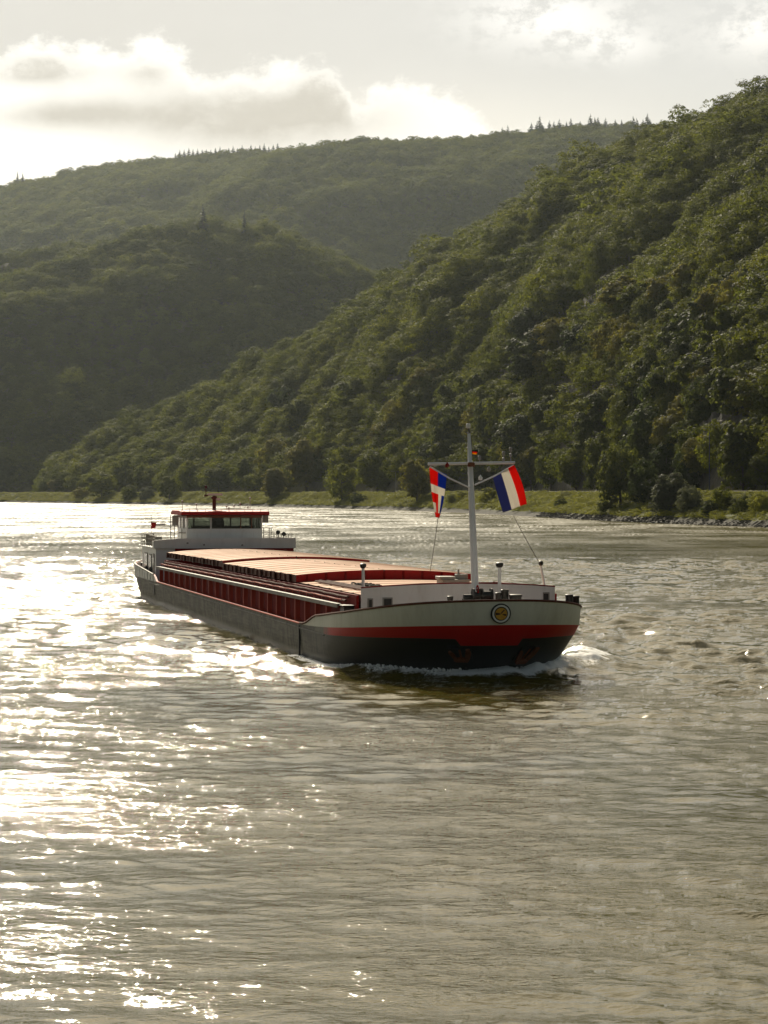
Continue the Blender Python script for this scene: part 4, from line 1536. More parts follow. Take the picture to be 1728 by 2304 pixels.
# red signal board on a white arm, starboard quarter
pa, pb = L(372, 1180, -71), L(346, 1181, -71)
sg = MB()
sg.tube([pa, pb], 0.09, 8)
sgo = sg.build('signal_arm', M['white'], who)
sg = MB()
sg.prism([(pb[1] - 0.22, pb[2] - 0.30), (pb[1] + 0.12, pb[2] - 0.22), (pb[1] + 0.18, pb[2] + 0.16), (pb[1] - 0.2, pb[2] + 0.22)], 'x', pb[0] - 0.08, pb[0] + 0.1)
sg.build('red_board', M['red'], sgo, smooth=False)
pt = L(340, 1165, -71)
sg = MB()
sg.tube([(pt[0], pt[1], 4.0), (pt[0], pt[1], pt[2] + 0.2)], 0.022, 6)
sg.build('thin_staff', M['grey'], who)

def pieces(ob, name):
    """make every separate piece of a mesh an object of its own under the same parent"""
    import bmesh
    me = ob.data
    n = len(me.vertices)
    lab = list(range(n))

    def root(a):
        while lab[a] != a:
            lab[a] = lab[lab[a]]
            a = lab[a]
        return a
    for e in me.edges:
        a, b = root(e.vertices[0]), root(e.vertices[1])
        if a != b:
            lab[a] = b
    groups = {}
    for p in me.polygons:
        groups.setdefault(root(p.vertices[0]), []).append(p)
    for ps in groups.values():
        ids = sorted({v for p in ps for v in p.vertices})
        k = {v: i for i, v in enumerate(ids)}
        m2 = bpy.data.meshes.new(name)
        m2.from_pydata([me.vertices[v].co for v in ids], [], [[k[v] for v in p.vertices] for p in ps])
        for mt in me.materials:
            m2.materials.append(mt)
        m2.polygons.foreach_set('material_index', np.array([p.material_index for p in ps], dtype=np.int32))
        o2 = link_mesh(name, m2, ob.parent)
        o2.matrix_local = ob.matrix_local
    bpy.data.objects.remove(ob)


for nm_, new_ in (('bulwark_ribs', 'bulwark_rib'), ('clamp_row', 'cover_clamp'), ('clamp_row.001', 'cover_clamp'), ('face_stiffener', 'face_rib'), ('deck_locker', 'locker'), ('fitting', 'wall_fitting')):
    if nm_ in bpy.data.objects:
        pieces(bpy.data.objects[nm_], new_)

# ------------------------------------------------------------------ flags (things hung from the mast)


def cloth(name, colour_list):
    m, g, out = mat(name)
    return m


def flag_mat(name, col):
    m, g, out = mat(name)
    tc = g.n('ShaderNodeTexCoord')
    n = g.noise(tc.outputs['Object'], 25, 3, 0.6)
    c = g.mix(n, tuple(v * 0.85 for v in col), col)
    d = g.n('ShaderNodeBsdfDiffuse')
    g.link(c, d.inputs[0])
    t = g.n('ShaderNodeBsdfTranslucent')
    g.link(c, t.inputs[0])
    mx = g.n('ShaderNodeMixShader')
    mx.inputs[0].default_value = 0.55
    g.link(d.outputs[0], mx.inputs[1]); g.link(t.outputs[0], mx.inputs[2])
    g.link(mx.outputs[0], out.inputs[0])
    return m


FM = [flag_mat('red_cloth', (0.80, 0.035, 0.02)), flag_mat('white_cloth', (0.80, 0.77, 0.70)), flag_mat('blue_cloth', (0.085, 0.10, 0.28)), flag_mat('bright_blue_cloth', (0.025, 0.085, 0.42)),
      flag_mat('black_cloth', (0.015, 0.015, 0.015)), flag_mat('gold_cloth', (0.85, 0.50, 0.02))]


def flag(name, quad, depth, colour, label, nu=24, nv=30, wave=0.06, edge=None):
    """quad: four photo pixels (top left, top right, bottom right, bottom left); colour(u, v) picks a cloth"""
    tl, tr, br, bl = (np.array(at(px, py, depth)) for px, py in quad)
    V, F, MI = [], [], []
    for j in range(nv + 1):
        for i in range(nu + 1):
            u, v = i / nu, j / nv
            p = (tl * (1 - u) + tr * u) * (1 - v) + (bl * (1 - u) + br * u) * v
            if edge:
                p = p + edge(u, v)
            w = wave * (0.25 + v) * math.sin(u * 8.0 + v * 2.2) + 0.5 * wave * v * math.sin(u * 15 - v * 3)
            V.append((p[0] + 0.15 * w, p[1] + w, p[2]))
    for j in range(nv):
        for i in range(nu):
            a = j * (nu + 1) + i
            F.append((a, a + 1, a + nu + 2, a + nu + 1)); MI.append(colour((i + .5) / nu, (j + .5) / nv))
    me = np_mesh(name, V, F, FM, True, MI)
    o_ = link_mesh(name, me)
    sd_ = o_.modifiers.new('cloth', 'SOLIDIFY'); sd_.thickness = 0.006
    tag(o_, label, 'flag')
    return o_


dk = lambda s: (s + SHIP0 @ FWD) / (0.0 * FWD[0] + FWD[1])
DF = (12.75 + SHIP0 @ FWD) / (((1110 - 864) / FPX) * FWD[0] + FWD[1])
flag('flag', ((1109, 1073), (1157, 1046), (1186, 1135), (1131, 1152)), DF, lambda u, v: 2 if u < 0.36 else (1 if u < 0.69 else 0), 'flag of blue, white and red stripes hanging from the right end of the yard', wave=0.05,
     edge=lambda u, v: np.array((0.10 * math.sin(math.pi * v) * (u - 0.2), 0, -0.03 * math.sin(u * 6) * v)))


def crossflag(u, v):
    if v > 0.90:
        return 0
    if 0.34 < v < 0.50:
        return 1
    if v <= 0.34:
        return 0 if u < 0.50 else 3
    if v > 0.70 and u < 0.32:
        return 1
    return 0 if u < 0.55 else (1 if u < 0.80 else 3)


DF2 = (12.75 + SHIP0 @ FWD) / (((985 - 864) / FPX) * FWD[0] + FWD[1])
flag('flag', ((966, 1050), (1005, 1068), (989, 1166), (980, 1163)), DF2, crossflag, 'narrow drooping red and blue flag with a white cross at the left yard end', wave=0.05,
     edge=lambda u, v: np.array((0.09 * math.sin(math.pi * v) * (u - 0.5), 0, 0)))
flag('flag', ((1062, 1013), (1074, 1014), (1073, 1023), (1063, 1022)), (12.6 + SHIP0 @ FWD) / (((1067 - 864) / FPX) * FWD[0] + FWD[1]), lambda u, v: 4 if v < 0.34 else (0 if v < 0.67 else 5),
     'tiny black, red and gold flag beside the mast above the yard', 8, 9, 0.02)

# foam of the bow wave: lumps of white water
FOAM_N = 14000
fx = []
g5 = np.random.default_rng(11)
phs = g5.uniform(0.0, 1.0, FOAM_N)
O1 = LEV[1][0]
seg = O1[NS - 6:NS + 2 * NB - 1 + 6]
ct = np.r_[0, np.cumsum(np.hypot(*np.diff(seg, axis=0).T))]
tt = phs * ct[-1]
bx_, by_ = np.interp(tt, ct, seg[:, 0]), np.interp(tt, ct, seg[:, 1])
ang_ = np.arctan2(by_, np.maximum(bx_ - 8, .1))
off = np.abs(g5.normal(0.05, 0.42, FOAM_N))
bx_ += off * np.cos(ang_); by_ += off * np.sin(ang_)
front = np.clip((bx_ - 6) / 6, 0.05, 1) * np.clip(0.80 + 0.08 * by_, 0.3, 1)
hz = (0.78 * np.exp(-((off - 0.3) / 0.5) ** 2) * front + 0.02) * g5.uniform(0.2, 1.15, FOAM_N)
sz = g5.uniform(0.025, 0.10, FOAM_N) * (0.5 + 0.5 * front)
ico = np.array([(0, 0, 1), (.894, 0, .447), (.276, .851, .447), (-.724, .526, .447), (-.724, -.526, .447), (.276, -.851, .447), (.724, .526, -.447), (-.276, .851, -.447), (-.894, 0, -.447), (-.276, -.851, -.447), (.724, -.526, -.447), (0, 0, -1)])
icf = np.array([(0, 1, 2), (0, 2, 3), (0, 3, 4), (0, 4, 5), (0, 5, 1), (1, 6, 2), (2, 7, 3), (3, 8, 4), (4, 9, 5), (5, 10, 1), (6, 7, 2), (7, 8, 3), (8, 9, 4), (9, 10, 5), (10, 6, 1), (11, 7, 6), (11, 8, 7), (11, 9, 8), (11, 10, 9), (11, 6, 10)])
wx_ = SHIP0[0] + bx_ * FWD[0] + by_ * LEFT[0]
wy_ = SHIP0[1] + bx_ * FWD[1] + by_ * LEFT[1]
V = (ico[None] * sz[:, None, None] * g5.uniform(0.6, 1.4, (FOAM_N, 12, 1)) + np.stack([wx_, wy_, hz + 0.05], -1)[:, None, :]).reshape(-1, 3)
F = (icf[None] + 12 * np.arange(FOAM_N)[:, None, None]).reshape(-1, 3)
M['foam'] = paint('white_water', (0.90, 0.90, 0.90), 0.7)
tag(link_mesh('bow_foam', np_mesh('bow_foam', V, F, [M['foam']], True)), 'white foam thrown up along the barge bow', kind='stuff')

#@@BARGE_END
#@@T0
# ------------------------------------------------------------------ trees


def crown_arrays(rg, shape, n_clump, per, leaf, squash=0.9):
    """leaf quads of one crown, unit tree about 1 m tall before scaling: returns verts (n*4,3)"""
    cs = []
    tries = 0
    while len(cs) < n_clump and tries < 9000:
        tries += 1
        p = rg.uniform(-1, 1, 3)
        x, y, z = p[0] * 0.5, p[1] * 0.5, 0.5 + p[2] * 0.5
        rmax = shape(z)
        r = math.hypot(x, y)
        if r > rmax or r < rmax * (0.30 if z < 0.8 else 0.0):
            continue
        cs.append((x, y, z, rg.uniform(0.07, 0.15) * (0.7 + 0.5 * rmax / 0.45)))
    V = []
    for (x, y, z, rc) in cs:
        d = rg.normal(size=(per, 3))
        d /= np.linalg.norm(d, axis=1)[:, None]
        d[:, 2] = np.where(d[:, 2] < -0.2, -d[:, 2] * 0.6, d[:, 2])
        rad = rc * rg.uniform(0.45, 1.08, per) ** 0.5
        c = np.array((x, y, z)) + d * rad[:, None] * np.array((1, 1, squash))
        o3 = np.array((x * 2.0, y * 2.0, (z - 0.42) * 1.6))
        n = d * 0.7 + o3 * 0.8 + rg.normal(size=(per, 3)) * 0.38 + np.array((0, 0, 0.25))
        n /= np.linalg.norm(n, axis=1)[:, None]
        t = np.cross(n, rg.normal(size=(per, 3)))
        t /= np.linalg.norm(t, axis=1)[:, None]
        b = np.cross(n, t)
        s = leaf * rg.uniform(0.6, 1.35, per)[:, None]
        q = np.stack([c - t * s - b * s * .55, c + t * s - b * s * .55, c + t * s * .8 + b * s * .6, c - t * s * .8 + b * s * .6], 1)
        V.append(q.reshape(-1, 3))
    return np.concatenate(V)


def sh_round(z):
    return 0.46 * max(0, 1 - ((z - 0.56) / 0.46) ** 2) ** 0.5 if 0.10 < z < 1.0 else 0


def sh_wide(z):
    return 0.58 * max(0, 1 - ((z - 0.50) / 0.52) ** 2) ** 0.55 if 0.04 < z < 1.0 else 0


def sh_bush(z):
    return 0.62 * max(0, 1 - ((z - 0.30) / 0.72) ** 2) ** 0.6 if 0.0 < z < 1.0 else 0


def sh_tall(z):
    return 0.31 * max(0, 1 - ((z - 0.52) / 0.50) ** 2) ** 0.5 if 0.04 < z < 1.0 else 0


def sh_cone(z):
    return max(0.0, 0.24 * (1 - z) ** 0.85 * (0.72 + 0.28 * math.sin(z * 62))) if z > 0.06 else 0


SHAPES = {'round': sh_round, 'wide': sh_wide, 'bush': sh_bush, 'tall': sh_tall}


def conifer_arrays(rg, tiers=17, per=26):
    V = []
    for k in range(tiers):
        z = 0.07 + 0.91 * k / (tiers - 1)
        L_ = 0.25 * (1 - z) ** 0.85 + 0.012
        for q in range(max(4, int(per * (1 - z) + 4))):
            a = rg.uniform(0, 6.283)
            l = L_ * rg.uniform(0.65, 1.12)
            dz = -0.25 * l
            d = np.array((math.cos(a), math.sin(a), 0)); t = np.array((-d[1], d[0], 0.0))
            z0 = z + rg.uniform(-.02, .02)
            w = 0.22 * l + 0.008
            p0 = np.array((0, 0, z0 + 0.02))
            p1 = d * l * 0.6 + t * w + (0, 0, z0 + dz * 0.5)
            p2 = d * l + (0, 0, z0 + dz)
            p3 = d * l * 0.6 - t * w + (0, 0, z0 + dz * 0.5 + rg.uniform(-.01, .01))
            V.append(np.stack([p0, p1, p2, p3]))
    return np.concatenate(V)


def quads(n):
    return np.arange(n).reshape(-1, 4)


def trunk_mesh(name, rg, shape, seed):
    """tapered trunk with a few limbs, for a 1 m tree"""
    m_ = MB()
    lean = rg.uniform(-.03, .03, 2)
    pts = [(lean[0] * t, lean[1] * t, t) for t in (-0.05, 0.0, 0.15, 0.35, 0.6, 0.8)]
    m_.tube(pts, [0.040, 0.030, 0.024, 0.019, 0.011, 0.004], 8)
    for k in range(7):
        z0 = rg.uniform(0.12, 0.6)
        a = rg.uniform(0, 6.28)
        l = max(0.06, shape(min(z0 + .15, .9)) * 0.85)
        m_.tube([(lean[0] * z0, lean[1] * z0, z0), (0.5 * l * math.cos(a), 0.5 * l * math.sin(a), z0 + 0.09), (l * math.cos(a), l * math.sin(a), z0 + 0.2)], [0.011, 0.008, 0.003], 5)
    me = bpy.data.meshes.new(name)
    me.from_pydata(m_.v, [], m_.f)
    me.materials.append(M['bark'])
    me.polygons.foreach_set('use_smooth', np.ones(len(me.polygons), dtype=bool))
    return me


g7 = np.random.default_rng(21)
FINE, TRUNK = {}, {}
for k, f in SHAPES.items():
    for v in range(2):
        FINE[k, v] = crown_arrays(g7, f, 105, 80, 0.0215)
        TRUNK[k, v] = trunk_mesh('trunk', g7, f, v)
COARSE = [crown_arrays(g7, f, 66, 56, 0.0190) for f in (sh_round, sh_wide, sh_round, sh_wide, sh_bush)] + [conifer_arrays(g7, 13, 16)]
CONIF = [conifer_arrays(g7) for _ in range(2)]
CROWN_ME = {}


def crown_mesh(shape, v, material):
    k = (shape, v, material)
    if k not in CROWN_ME:
        V = CONIF[v] if shape == 'cone' else FINE[shape, v]
        CROWN_ME[k] = np_mesh('crown', V, quads(len(V)), [M[material]])
    return CROWN_ME[k]


CONE_TRUNK = trunk_mesh('trunk', g7, lambda z: 0.02, 9)


def tree(name, label, loc, h, w, shape, material, group, cat, v=0, rz=None):
    o_ = empty(name, loc, rng.uniform(0, 6.28) if rz is None else rz)
    tag(o_, label, cat, group)
    base = {'round': 0.92, 'wide': 1.16, 'bush': 1.24, 'tall': 0.62, 'cone': 0.50}[shape]
    sc = (w / base, w / base, h)
    c = link_mesh('crown', crown_mesh(shape, v, material), o_); c.scale = sc
    t = link_mesh('trunk', CONE_TRUNK if shape == 'cone' else TRUNK[shape, v], o_); t.scale = (h * 0.9, h * 0.9, h)
    return o_


def bank_point(px, dist):
    """the spot on the bank in direction px, dist metres inland from the waterline"""
    t = (px - 864) / FPX
    r = foot_r([t], dist)[0]
    return np.array((t * r, r, float(bank_z(np.array(dist))) - 0.1))


# photo column, metres inland, photo row of the top, width in photo pixels, shape, leaves, label
BANK_TREES = [
    (228, 8, 1067, 74, 'wide', 'leaf', 'bushy', 'broad sunlit bush by the far water, biggest left of the barge wheelhouse'),
    (186, 8, 1096, 46, 'bush', 'leaf_gold', 'bushy', 'low yellowish bush just left of the broad bush on the far bank'),
    (293, 6, 1092, 46, 'bush', 'leaf', 'bushy', 'low rounded bush close against the broad bush on the far bank'),
    (331, 6, 1094, 44, 'bush', 'leaf_grey', 'bushy', 'small pale bush left of the taller bush behind the wheelhouse'),
    (381, 7, 1074, 54, 'wide', 'leaf', 'bushy', 'tall rounded bush at the water just left above the wheelhouse roof'),
    (616, 9, 1054, 50, 'tall', 'leaf_gold', 'tree', 'lone upright golden tree on the bank between wheelhouse and white mast'),
    (770, 7, 1048, 70, 'wide', 'leaf', 'tree', 'round green tree leaning over the water between golden tree and mast'),
    (806, 4, 1108, 44, 'bush', 'leaf_dark', 'bushy', 'low dark bush at the foot of the round green bank tree'),
    (938, 7, 1036, 74, 'round', 'leaf_gold', 'tree', 'yellow green tree on the bank behind the drooping cross flag'),
    (1030, 8, 1104, 62, 'bush', 'scrub', 'bushy', 'bright bramble bush on the bank just left of the white mast'),
    (1102, 9, 1098, 54, 'bush', 'scrub', 'bushy', 'yellow green bush on the bank behind the striped flag'),
    (1262, 6, 1121, 34, 'bush', 'leaf_dark', 'bushy', 'small almost black bush alone on the grassy bank slope'),
    (1276, 12, 1106, 62, 'bush', 'scrub', 'bushy', 'bright green bush at the road edge above the black bush'),
    (1396, 8, 1004, 112, 'wide', 'leaf_dark', 'tree', 'largest dark green tree, overhanging the rocky water edge at right'),
    (1448, 9, 1040, 74, 'wide', 'leaf_dark', 'tree', 'dark tree tucked right behind the largest bank tree'),
    (1366, 4, 1118, 52, 'bush', 'leaf_dark', 'bushy', 'low dark bush under the left side of the largest bank tree'),
    (1510, 6, 1068, 74, 'tall', 'leaf_grey', 'tree', 'taller of two grey green willows on the stony shore'),
    (1552, 5, 1096, 64, 'wide', 'leaf_grey', 'tree', 'shorter of two grey green willows on the stony shore'),
    (1484, 4, 1120, 50, 'bush', 'leaf_grey', 'bushy', 'low grey willow bush at the left foot of the taller willow'),
    (1625, 8, 1092, 50, 'bush', 'leaf', 'bushy', 'green bush on the bank below the lamp post at right'),
    (1598, 5, 1126, 50, 'bush', 'leaf_dark', 'bushy', 'dark low bush between the shorter willow and the green bush'),
    (1668, 6, 1116, 56, 'bush', 'leaf_dark', 'bushy', 'dark bush right of the green bush near the photo edge'),
    (1712, 7, 1112, 56, 'bush', 'scrub', 'bushy', 'brownish green bush at the right photo edge above the stones'),
    # behind the road, at the foot of the slope
    (128, 30, 1078, 40, 'round', 'leaf_gold', 'tree', 'small golden tree at the far left end of the riverside road'),
    (282, 32, 1034, 56, 'round', 'leaf', 'tree', 'round tree behind the road above the broad far bush'),
    (326, 32, 1044, 50, 'wide', 'leaf', 'tree', 'spreading tree behind the road left above the wheelhouse'),
    (425, 32, 1040, 60, 'wide', 'leaf', 'tree', 'wide tree behind the road above the wheelhouse roof'),
    (492, 32, 1048, 62, 'round', 'leaf_dark', 'tree', 'dark round tree behind the road right of the radar mast'),
    (560, 32, 1030, 60, 'round', 'leaf', 'tree', 'tree behind the road left of the lone golden tree'),
    (690, 32, 992, 92, 'round', 'leaf_gold', 'tree', 'big domed tree behind the road above golden and round bank trees'),
    (775, 32, 1010, 72, 'wide', 'leaf', 'tree', 'wide tree behind the road above the round green bank tree'),
    (850, 32, 1014, 86, 'round', 'leaf', 'tree', 'leafy tree behind the road left of the yellow green tree'),
    (1000, 32, 1040, 70, 'wide', 'leaf_dark', 'tree', 'dark tree behind the road between the flag and the mast'),
    (1092, 32, 1040, 70, 'wide', 'leaf_dark', 'tree', 'dark tree behind the road in the gap under the right brace'),
    (1195, 32, 1028, 74, 'round', 'leaf', 'tree', 'rounded tree behind the road just right of the striped flag'),
    (1240, 32, 1018, 66, 'round', 'leaf', 'tree', 'second rounded tree right of the striped flag behind the road'),
    (1296, 32, 1000, 92, 'round', 'leaf', 'tree', 'large rounded tree behind the road left of the darkest bank tree'),
    (1345, 32, 1024, 70, 'wide', 'leaf_dark', 'tree', 'dark tree behind the road touching the darkest bank tree'),
    (1500, 30, 1000, 70, 'round', 'leaf_dark', 'tree', 'dark tree behind the road above the taller willow'),
    (1550, 30, 1010, 70, 'wide', 'leaf_dark', 'tree', 'dark wide tree behind the road left of the lamp post'),
    (1672, 30, 1000, 112, 'wide', 'leaf', 'tree', 'wide green tree behind the road right of the lamp post'),
    (1722, 30, 1016, 70, 'round', 'leaf', 'tree', 'green tree behind the road at the right photo edge'),
]
for i, (px, dist, top, wpx, shape, lf, kind, label) in enumerate(BANK_TREES):
    p = bank_point(px, dist)
    h = CAMZ + (HORIZ - top) / FPX * p[1] - p[2]
    w = wpx / FPX * p[1]
    tree('bush' if kind == 'bushy' else 'bank_tree', label, p, max(h, 1.0), w, shape, lf, 'bushes along the river bank' if kind == 'bushy' else 'trees along the river bank', 'bush' if kind == 'bushy' else 'tree', i % 2)

# conifers that stand out on the skyline and on the middle hill
CON = [(457, 538, 462, 58, 2795, 'dark conifer standing alone on the crest of the middle hill'), (550, 512, 474, 34, 2805, 'slim conifer right of the lone dark conifer on the middle hill'),
       (40, 412, 386, 20, 4735, 'conifer at the far left end of the skyline, left of a pair'), (52, 412, 388, 18, 4735, 'conifer at the far left end of the skyline, right of a pair')]
for px, base, top, wpx, r, label in CON:
    x = (px - 864) / FPX * r
    p = at(px, base, r)
    zg = float(land(np.array([x]), np.array([float(r)]))[0][0]) - 1
    tree('conifer', label, (x, r, zg), CAMZ + (HORIZ - top) / FPX * r - zg, wpx / FPX * r, 'cone', 'needle', None, 'conifer')
SKY_CON = [(x, 16 + 10 * g7.random()) for x in np.linspace(395, 625, 24)] + [(x, h) for x, h in ((1130, 22), (1142, 20), (1195, 28), (1207, 36), (1214, 42), (1236, 26), (1246, 30), (1258, 32), (1274, 26), (1284, 30), (1305, 18), (1328, 42), (1338, 34), (1345, 28), (1362, 20),
                                                                                                 (1384, 16), (1398, 18), (1424, 26), (1432, 20), (1446, 18), (1456, 34), (1462, 22))]
for px, hp in SKY_CON:
    far = 'far_dark' if px < 700 else 'far_lit'
    t = (px - 864) / FPX
    r = float(np.interp(t, HILLS[far]['t'], HILLS[far]['rc'])) - 4
    zg = float(land(np.array([t * r]), np.array([r]))[0][0]) - 1
    yc = float(np.interp(t, HILLS[far]['t'], HILLS[far]['zc'])) + HILLS[far]['tree']
    h = yc + hp * 0.45 * (0.6 + 0.8 * g7.random()) / FPX * r - zg
    if px < 700:
        tree('conifer', 'dark conifer in the close row along the left part of the skyline', (t * r, r, zg), h, h * 0.80, 'cone', 'needle', 'row of conifers on the left skyline', 'conifer', int(px) % 2)
    else:
        tree('conifer', 'pointed conifer among the scattered ones on the right part of the skyline', (t * r, r, zg), h, h * 0.85, 'cone', 'needle', 'scattered conifers on the right skyline', 'conifer', int(px) % 2)

# --- the woods: one object each, its own crown shapes spread over its own points


def wood(name, label, P, variant, scl, rot, variants, material):
    """loose points carry scale, turn and crown shape; the crown shapes ride along as faces and are set out by the modifier"""
    nv = len(P)
    V, F, part = [P], [], [np.full(nv, -1)]
    o_ = nv
    for k, C in enumerate(variants):
        V.append(C); F.append(quads(len(C)) + o_); part.append(np.full(len(C), k)); o_ += len(C)
    me = np_mesh(name, np.concatenate(V), np.concatenate(F), [material])
    n_all = o_

    def attr(nm, typ, arr, field):
        a = me.attributes.new(nm, typ, 'POINT')
        a.data.foreach_set(field, arr)
    attr('part', 'INT', np.concatenate(part).astype(np.int32), 'value')
    va = np.zeros(n_all, np.int32); va[:nv] = variant
    attr('variant', 'INT', va, 'value')
    sa = np.ones((n_all, 3), np.float32); sa[:nv] = scl
    attr('scl', 'FLOAT_VECTOR', sa.ravel(), 'vector')
    ra = np.zeros((n_all, 3), np.float32); ra[:nv] = rot
    attr('rot', 'FLOAT_VECTOR', ra.ravel(), 'vector')
    ob = link_mesh(name, me)
    tag(ob, label, kind='stuff')
    nt = bpy.data.node_groups.new(name + '_spread', 'GeometryNodeTree')
    nt.interface.new_socket('Geometry', in_out='INPUT', socket_type='NodeSocketGeometry')
    nt.interface.new_socket('Geometry', in_out='OUTPUT', socket_type='NodeSocketGeometry')
    N, K = nt.nodes.new, nt.links.new
    gi, go = N('NodeGroupInput'), N('NodeGroupOutput')

    def named(nm, typ):
        a = N('GeometryNodeInputNamedAttribute'); a.data_type = typ
        a.inputs['Name'].default_value = nm
        return a.outputs[0]

    def eq(sock, v):
        c = N('FunctionNodeCompare'); c.data_type = 'INT'; c.operation = 'EQUAL'
        K(sock, c.inputs[2]); c.inputs[3].default_value = v
        return c.outputs[0]

    def sepg(v):
        s_ = N('GeometryNodeSeparateGeometry'); s_.domain = 'POINT'
        K(gi.outputs[0], s_.inputs[0]); K(eq(named('part', 'INT'), v), s_.inputs[1])
        return s_.outputs[0]
    pts = sepg(-1)
    jn = N('GeometryNodeJoinGeometry')
    for k in range(len(variants)):
        ip = N('GeometryNodeInstanceOnPoints')
        K(pts, ip.inputs['Points'])
        K(eq(named('variant', 'INT'), k), ip.inputs['Selection'])
        K(sepg(k), ip.inputs['Instance'])
        K(named('rot', 'FLOAT_VECTOR'), ip.inputs['Rotation'])
        K(named('scl', 'FLOAT_VECTOR'), ip.inputs['Scale'])
        K(ip.outputs[0], jn.inputs[0])
    K(jn.outputs[0], go.inputs[0])
    md = ob.modifiers.new('spread', 'NODES')
    md.node_group = nt
    return ob


def scatter(x0, x1, y0, y1, step, jit=0.48):
    gx, gy = np.meshgrid(np.arange(x0, x1, step), np.arange(y0, y1, step))
    x = gx.ravel() + g7.uniform(-jit, jit, gx.size) * step
    y = gy.ravel() + g7.uniform(-jit, jit, gx.size) * step
    return x, y


# what of the slopes can be seen from about the camera: highest sight line so far, per bearing
VT = np.linspace(-0.17, 0.17, 681)
VR = np.concatenate([np.arange(560, 2000, 8.0), np.arange(2000, 5000, 14.0)])
VX = VT[None] * VR[:, None]
VZ, _, _ = land(VX, np.repeat(VR[:, None], len(VT), 1))
VE = (VZ - CAMZ) / VR[:, None]
VM = np.maximum.accumulate(VE, 0)


def seen(x, y, z, h):
    t = x / y
    ok = (t > -0.165) & (t < 0.165)
    ti = np.clip(np.round((t - VT[0]) / (VT[1] - VT[0])).astype(int), 0, len(VT) - 1)
    ri = np.clip(np.searchsorted(VR, y) - 3, 0, len(VR) - 1)
    return ok & ((z + h * 1.6 - CAMZ) / y > VM[ri, ti] - 0.0005)


def plant(x, y, hmean, hvar, thin):
    z, lay, d = land(x, y)
    nz = fbm(x / 60, y / 60, 71, 3)
    h = hmean * np.exp(g7.normal(0, hvar, len(x))) * (0.72 + 0.6 * nz)
    k = (lay >= 0) & (d > 33) & seen(x, y, z, h) & (g7.random(len(x)) > thin)
    return x[k], y[k], z[k], h[k], lay[k]


LAYERS = list(HILLS)
xn, yn, zn, hn, ln = plant(*scatter(-360, 430, 600, 2400, 7.4), 13.0, 0.22, 0.05)
near = np.isin(ln, [0, 1, 2])
xn, yn, zn, hn, ln = (a[near] for a in (xn, yn, zn, hn, ln))
# clearings with rock and dry grass on the spur and the crag
tpx = xn / yn * FPX + 864
tpy = HORIZ - (zn - CAMZ) / yn * FPX


def clearing(px, py, a, b, rx, ry):
    dx, dy = px - a, py - b
    c, s = math.cos(-0.75), math.sin(-0.75)
    u, v = dx * c + dy * s, -dx * s + dy * c
    return np.exp(-(u / rx) ** 2 - (v / ry) ** 2)


cl_ = clearing(tpx, tpy, 1170, 850, 75, 26) + 1.2 * clearing(tpx, tpy, 1345, 690, 90, 24) + 0.8 * clearing(tpx, tpy, 1660, 930, 45, 16)
cutl = g7.random(len(xn)) > np.clip(cl_ * 1.25, 0, 0.97)
low = cl_ > 0.25
hn = np.where(low, hn * 0.4, hn)
xn, yn, zn, hn, ln = (a[cutl] for a in (xn, yn, zn, hn, ln))
# the largest ones low on the near slope stand as trees of their own
size = hn / yn * np.where(np.abs(xn / yn * FPX) < 850, 1, 0) * np.where(zn < 75, 1, 0)
big = np.argsort(-size)[:150]
bigm = np.zeros(len(xn), bool); bigm[big] = True
for j in big:
    lf = ('leaf', 'leaf_dark', 'leaf', 'leaf_gold')[int(g7.integers(0, 4))]
    sh = ('round', 'wide')[int(g7.integers(0, 2))]
    lab = {'leaf': 'green leafy tree among the biggest on the lower near slope', 'leaf_dark': 'dark green tree among the biggest on the lower near slope', 'leaf_gold': 'yellowing tree among the biggest on the lower near slope'}[lf]
    tree('hillside_tree', lab, (xn[j], yn[j], zn[j] - 0.6), hn[j] * 1.05, hn[j] * g7.uniform(0.85, 1.15), sh, lf,
         {'leaf': 'green trees low on the near slope', 'leaf_dark': 'dark trees low on the near slope', 'leaf_gold': 'yellowing trees low on the near slope'}[lf], 'tree', int(g7.integers(0, 2)))


def do_wood(name, label, x, y, z, h, material, conif):
    n = len(x)
    var = np.where(g7.random(n) < conif, 5, g7.integers(0, 5, n))
    w = h * g7.uniform(0.95, 1.3, n)
    w = np.where(var == 5, h * 0.9, w)
    hh = np.where(var == 5, h * 1.15, h)
    rot = np.c_[g7.normal(0, .06, n), g7.normal(0, .06, n), g7.uniform(0, 6.283, n)]
    return wood(name, label, np.c_[x, y, z - 0.8], var, np.c_[w, w, hh], rot, COARSE, M[material])


r_ = ~bigm
do_wood('near_forest', 'dense broadleaf wood covering the steep near hillside', xn[r_], yn[r_], zn[r_], hn[r_], 'leaf', 0.01)
xf, yf, zf, hf, lf_ = plant(*scatter(-860, 760, 2200, 4900, 9.4), 13.5, 0.17, 0.03)
fa = ~np.isin(lf_, [0, 1, 2])
xf, yf, zf, hf, lf_ = (a[fa] for a in (xf, yf, zf, hf, lf_))
md_ = np.isin(lf_, [3, 4])
do_wood('middle_forest', 'wood over the rounded middle hill across the river bend', xf[md_], yf[md_], zf[md_], hf[md_], 'leaf', 0.03)
do_wood('far_forest', 'hazy wood on the far ridge under the clouds', xf[~md_], yf[~md_], zf[~md_], hf[~md_], 'leaf', 0.05)
print('woods', len(xn), md_.sum(), (~md_).sum())

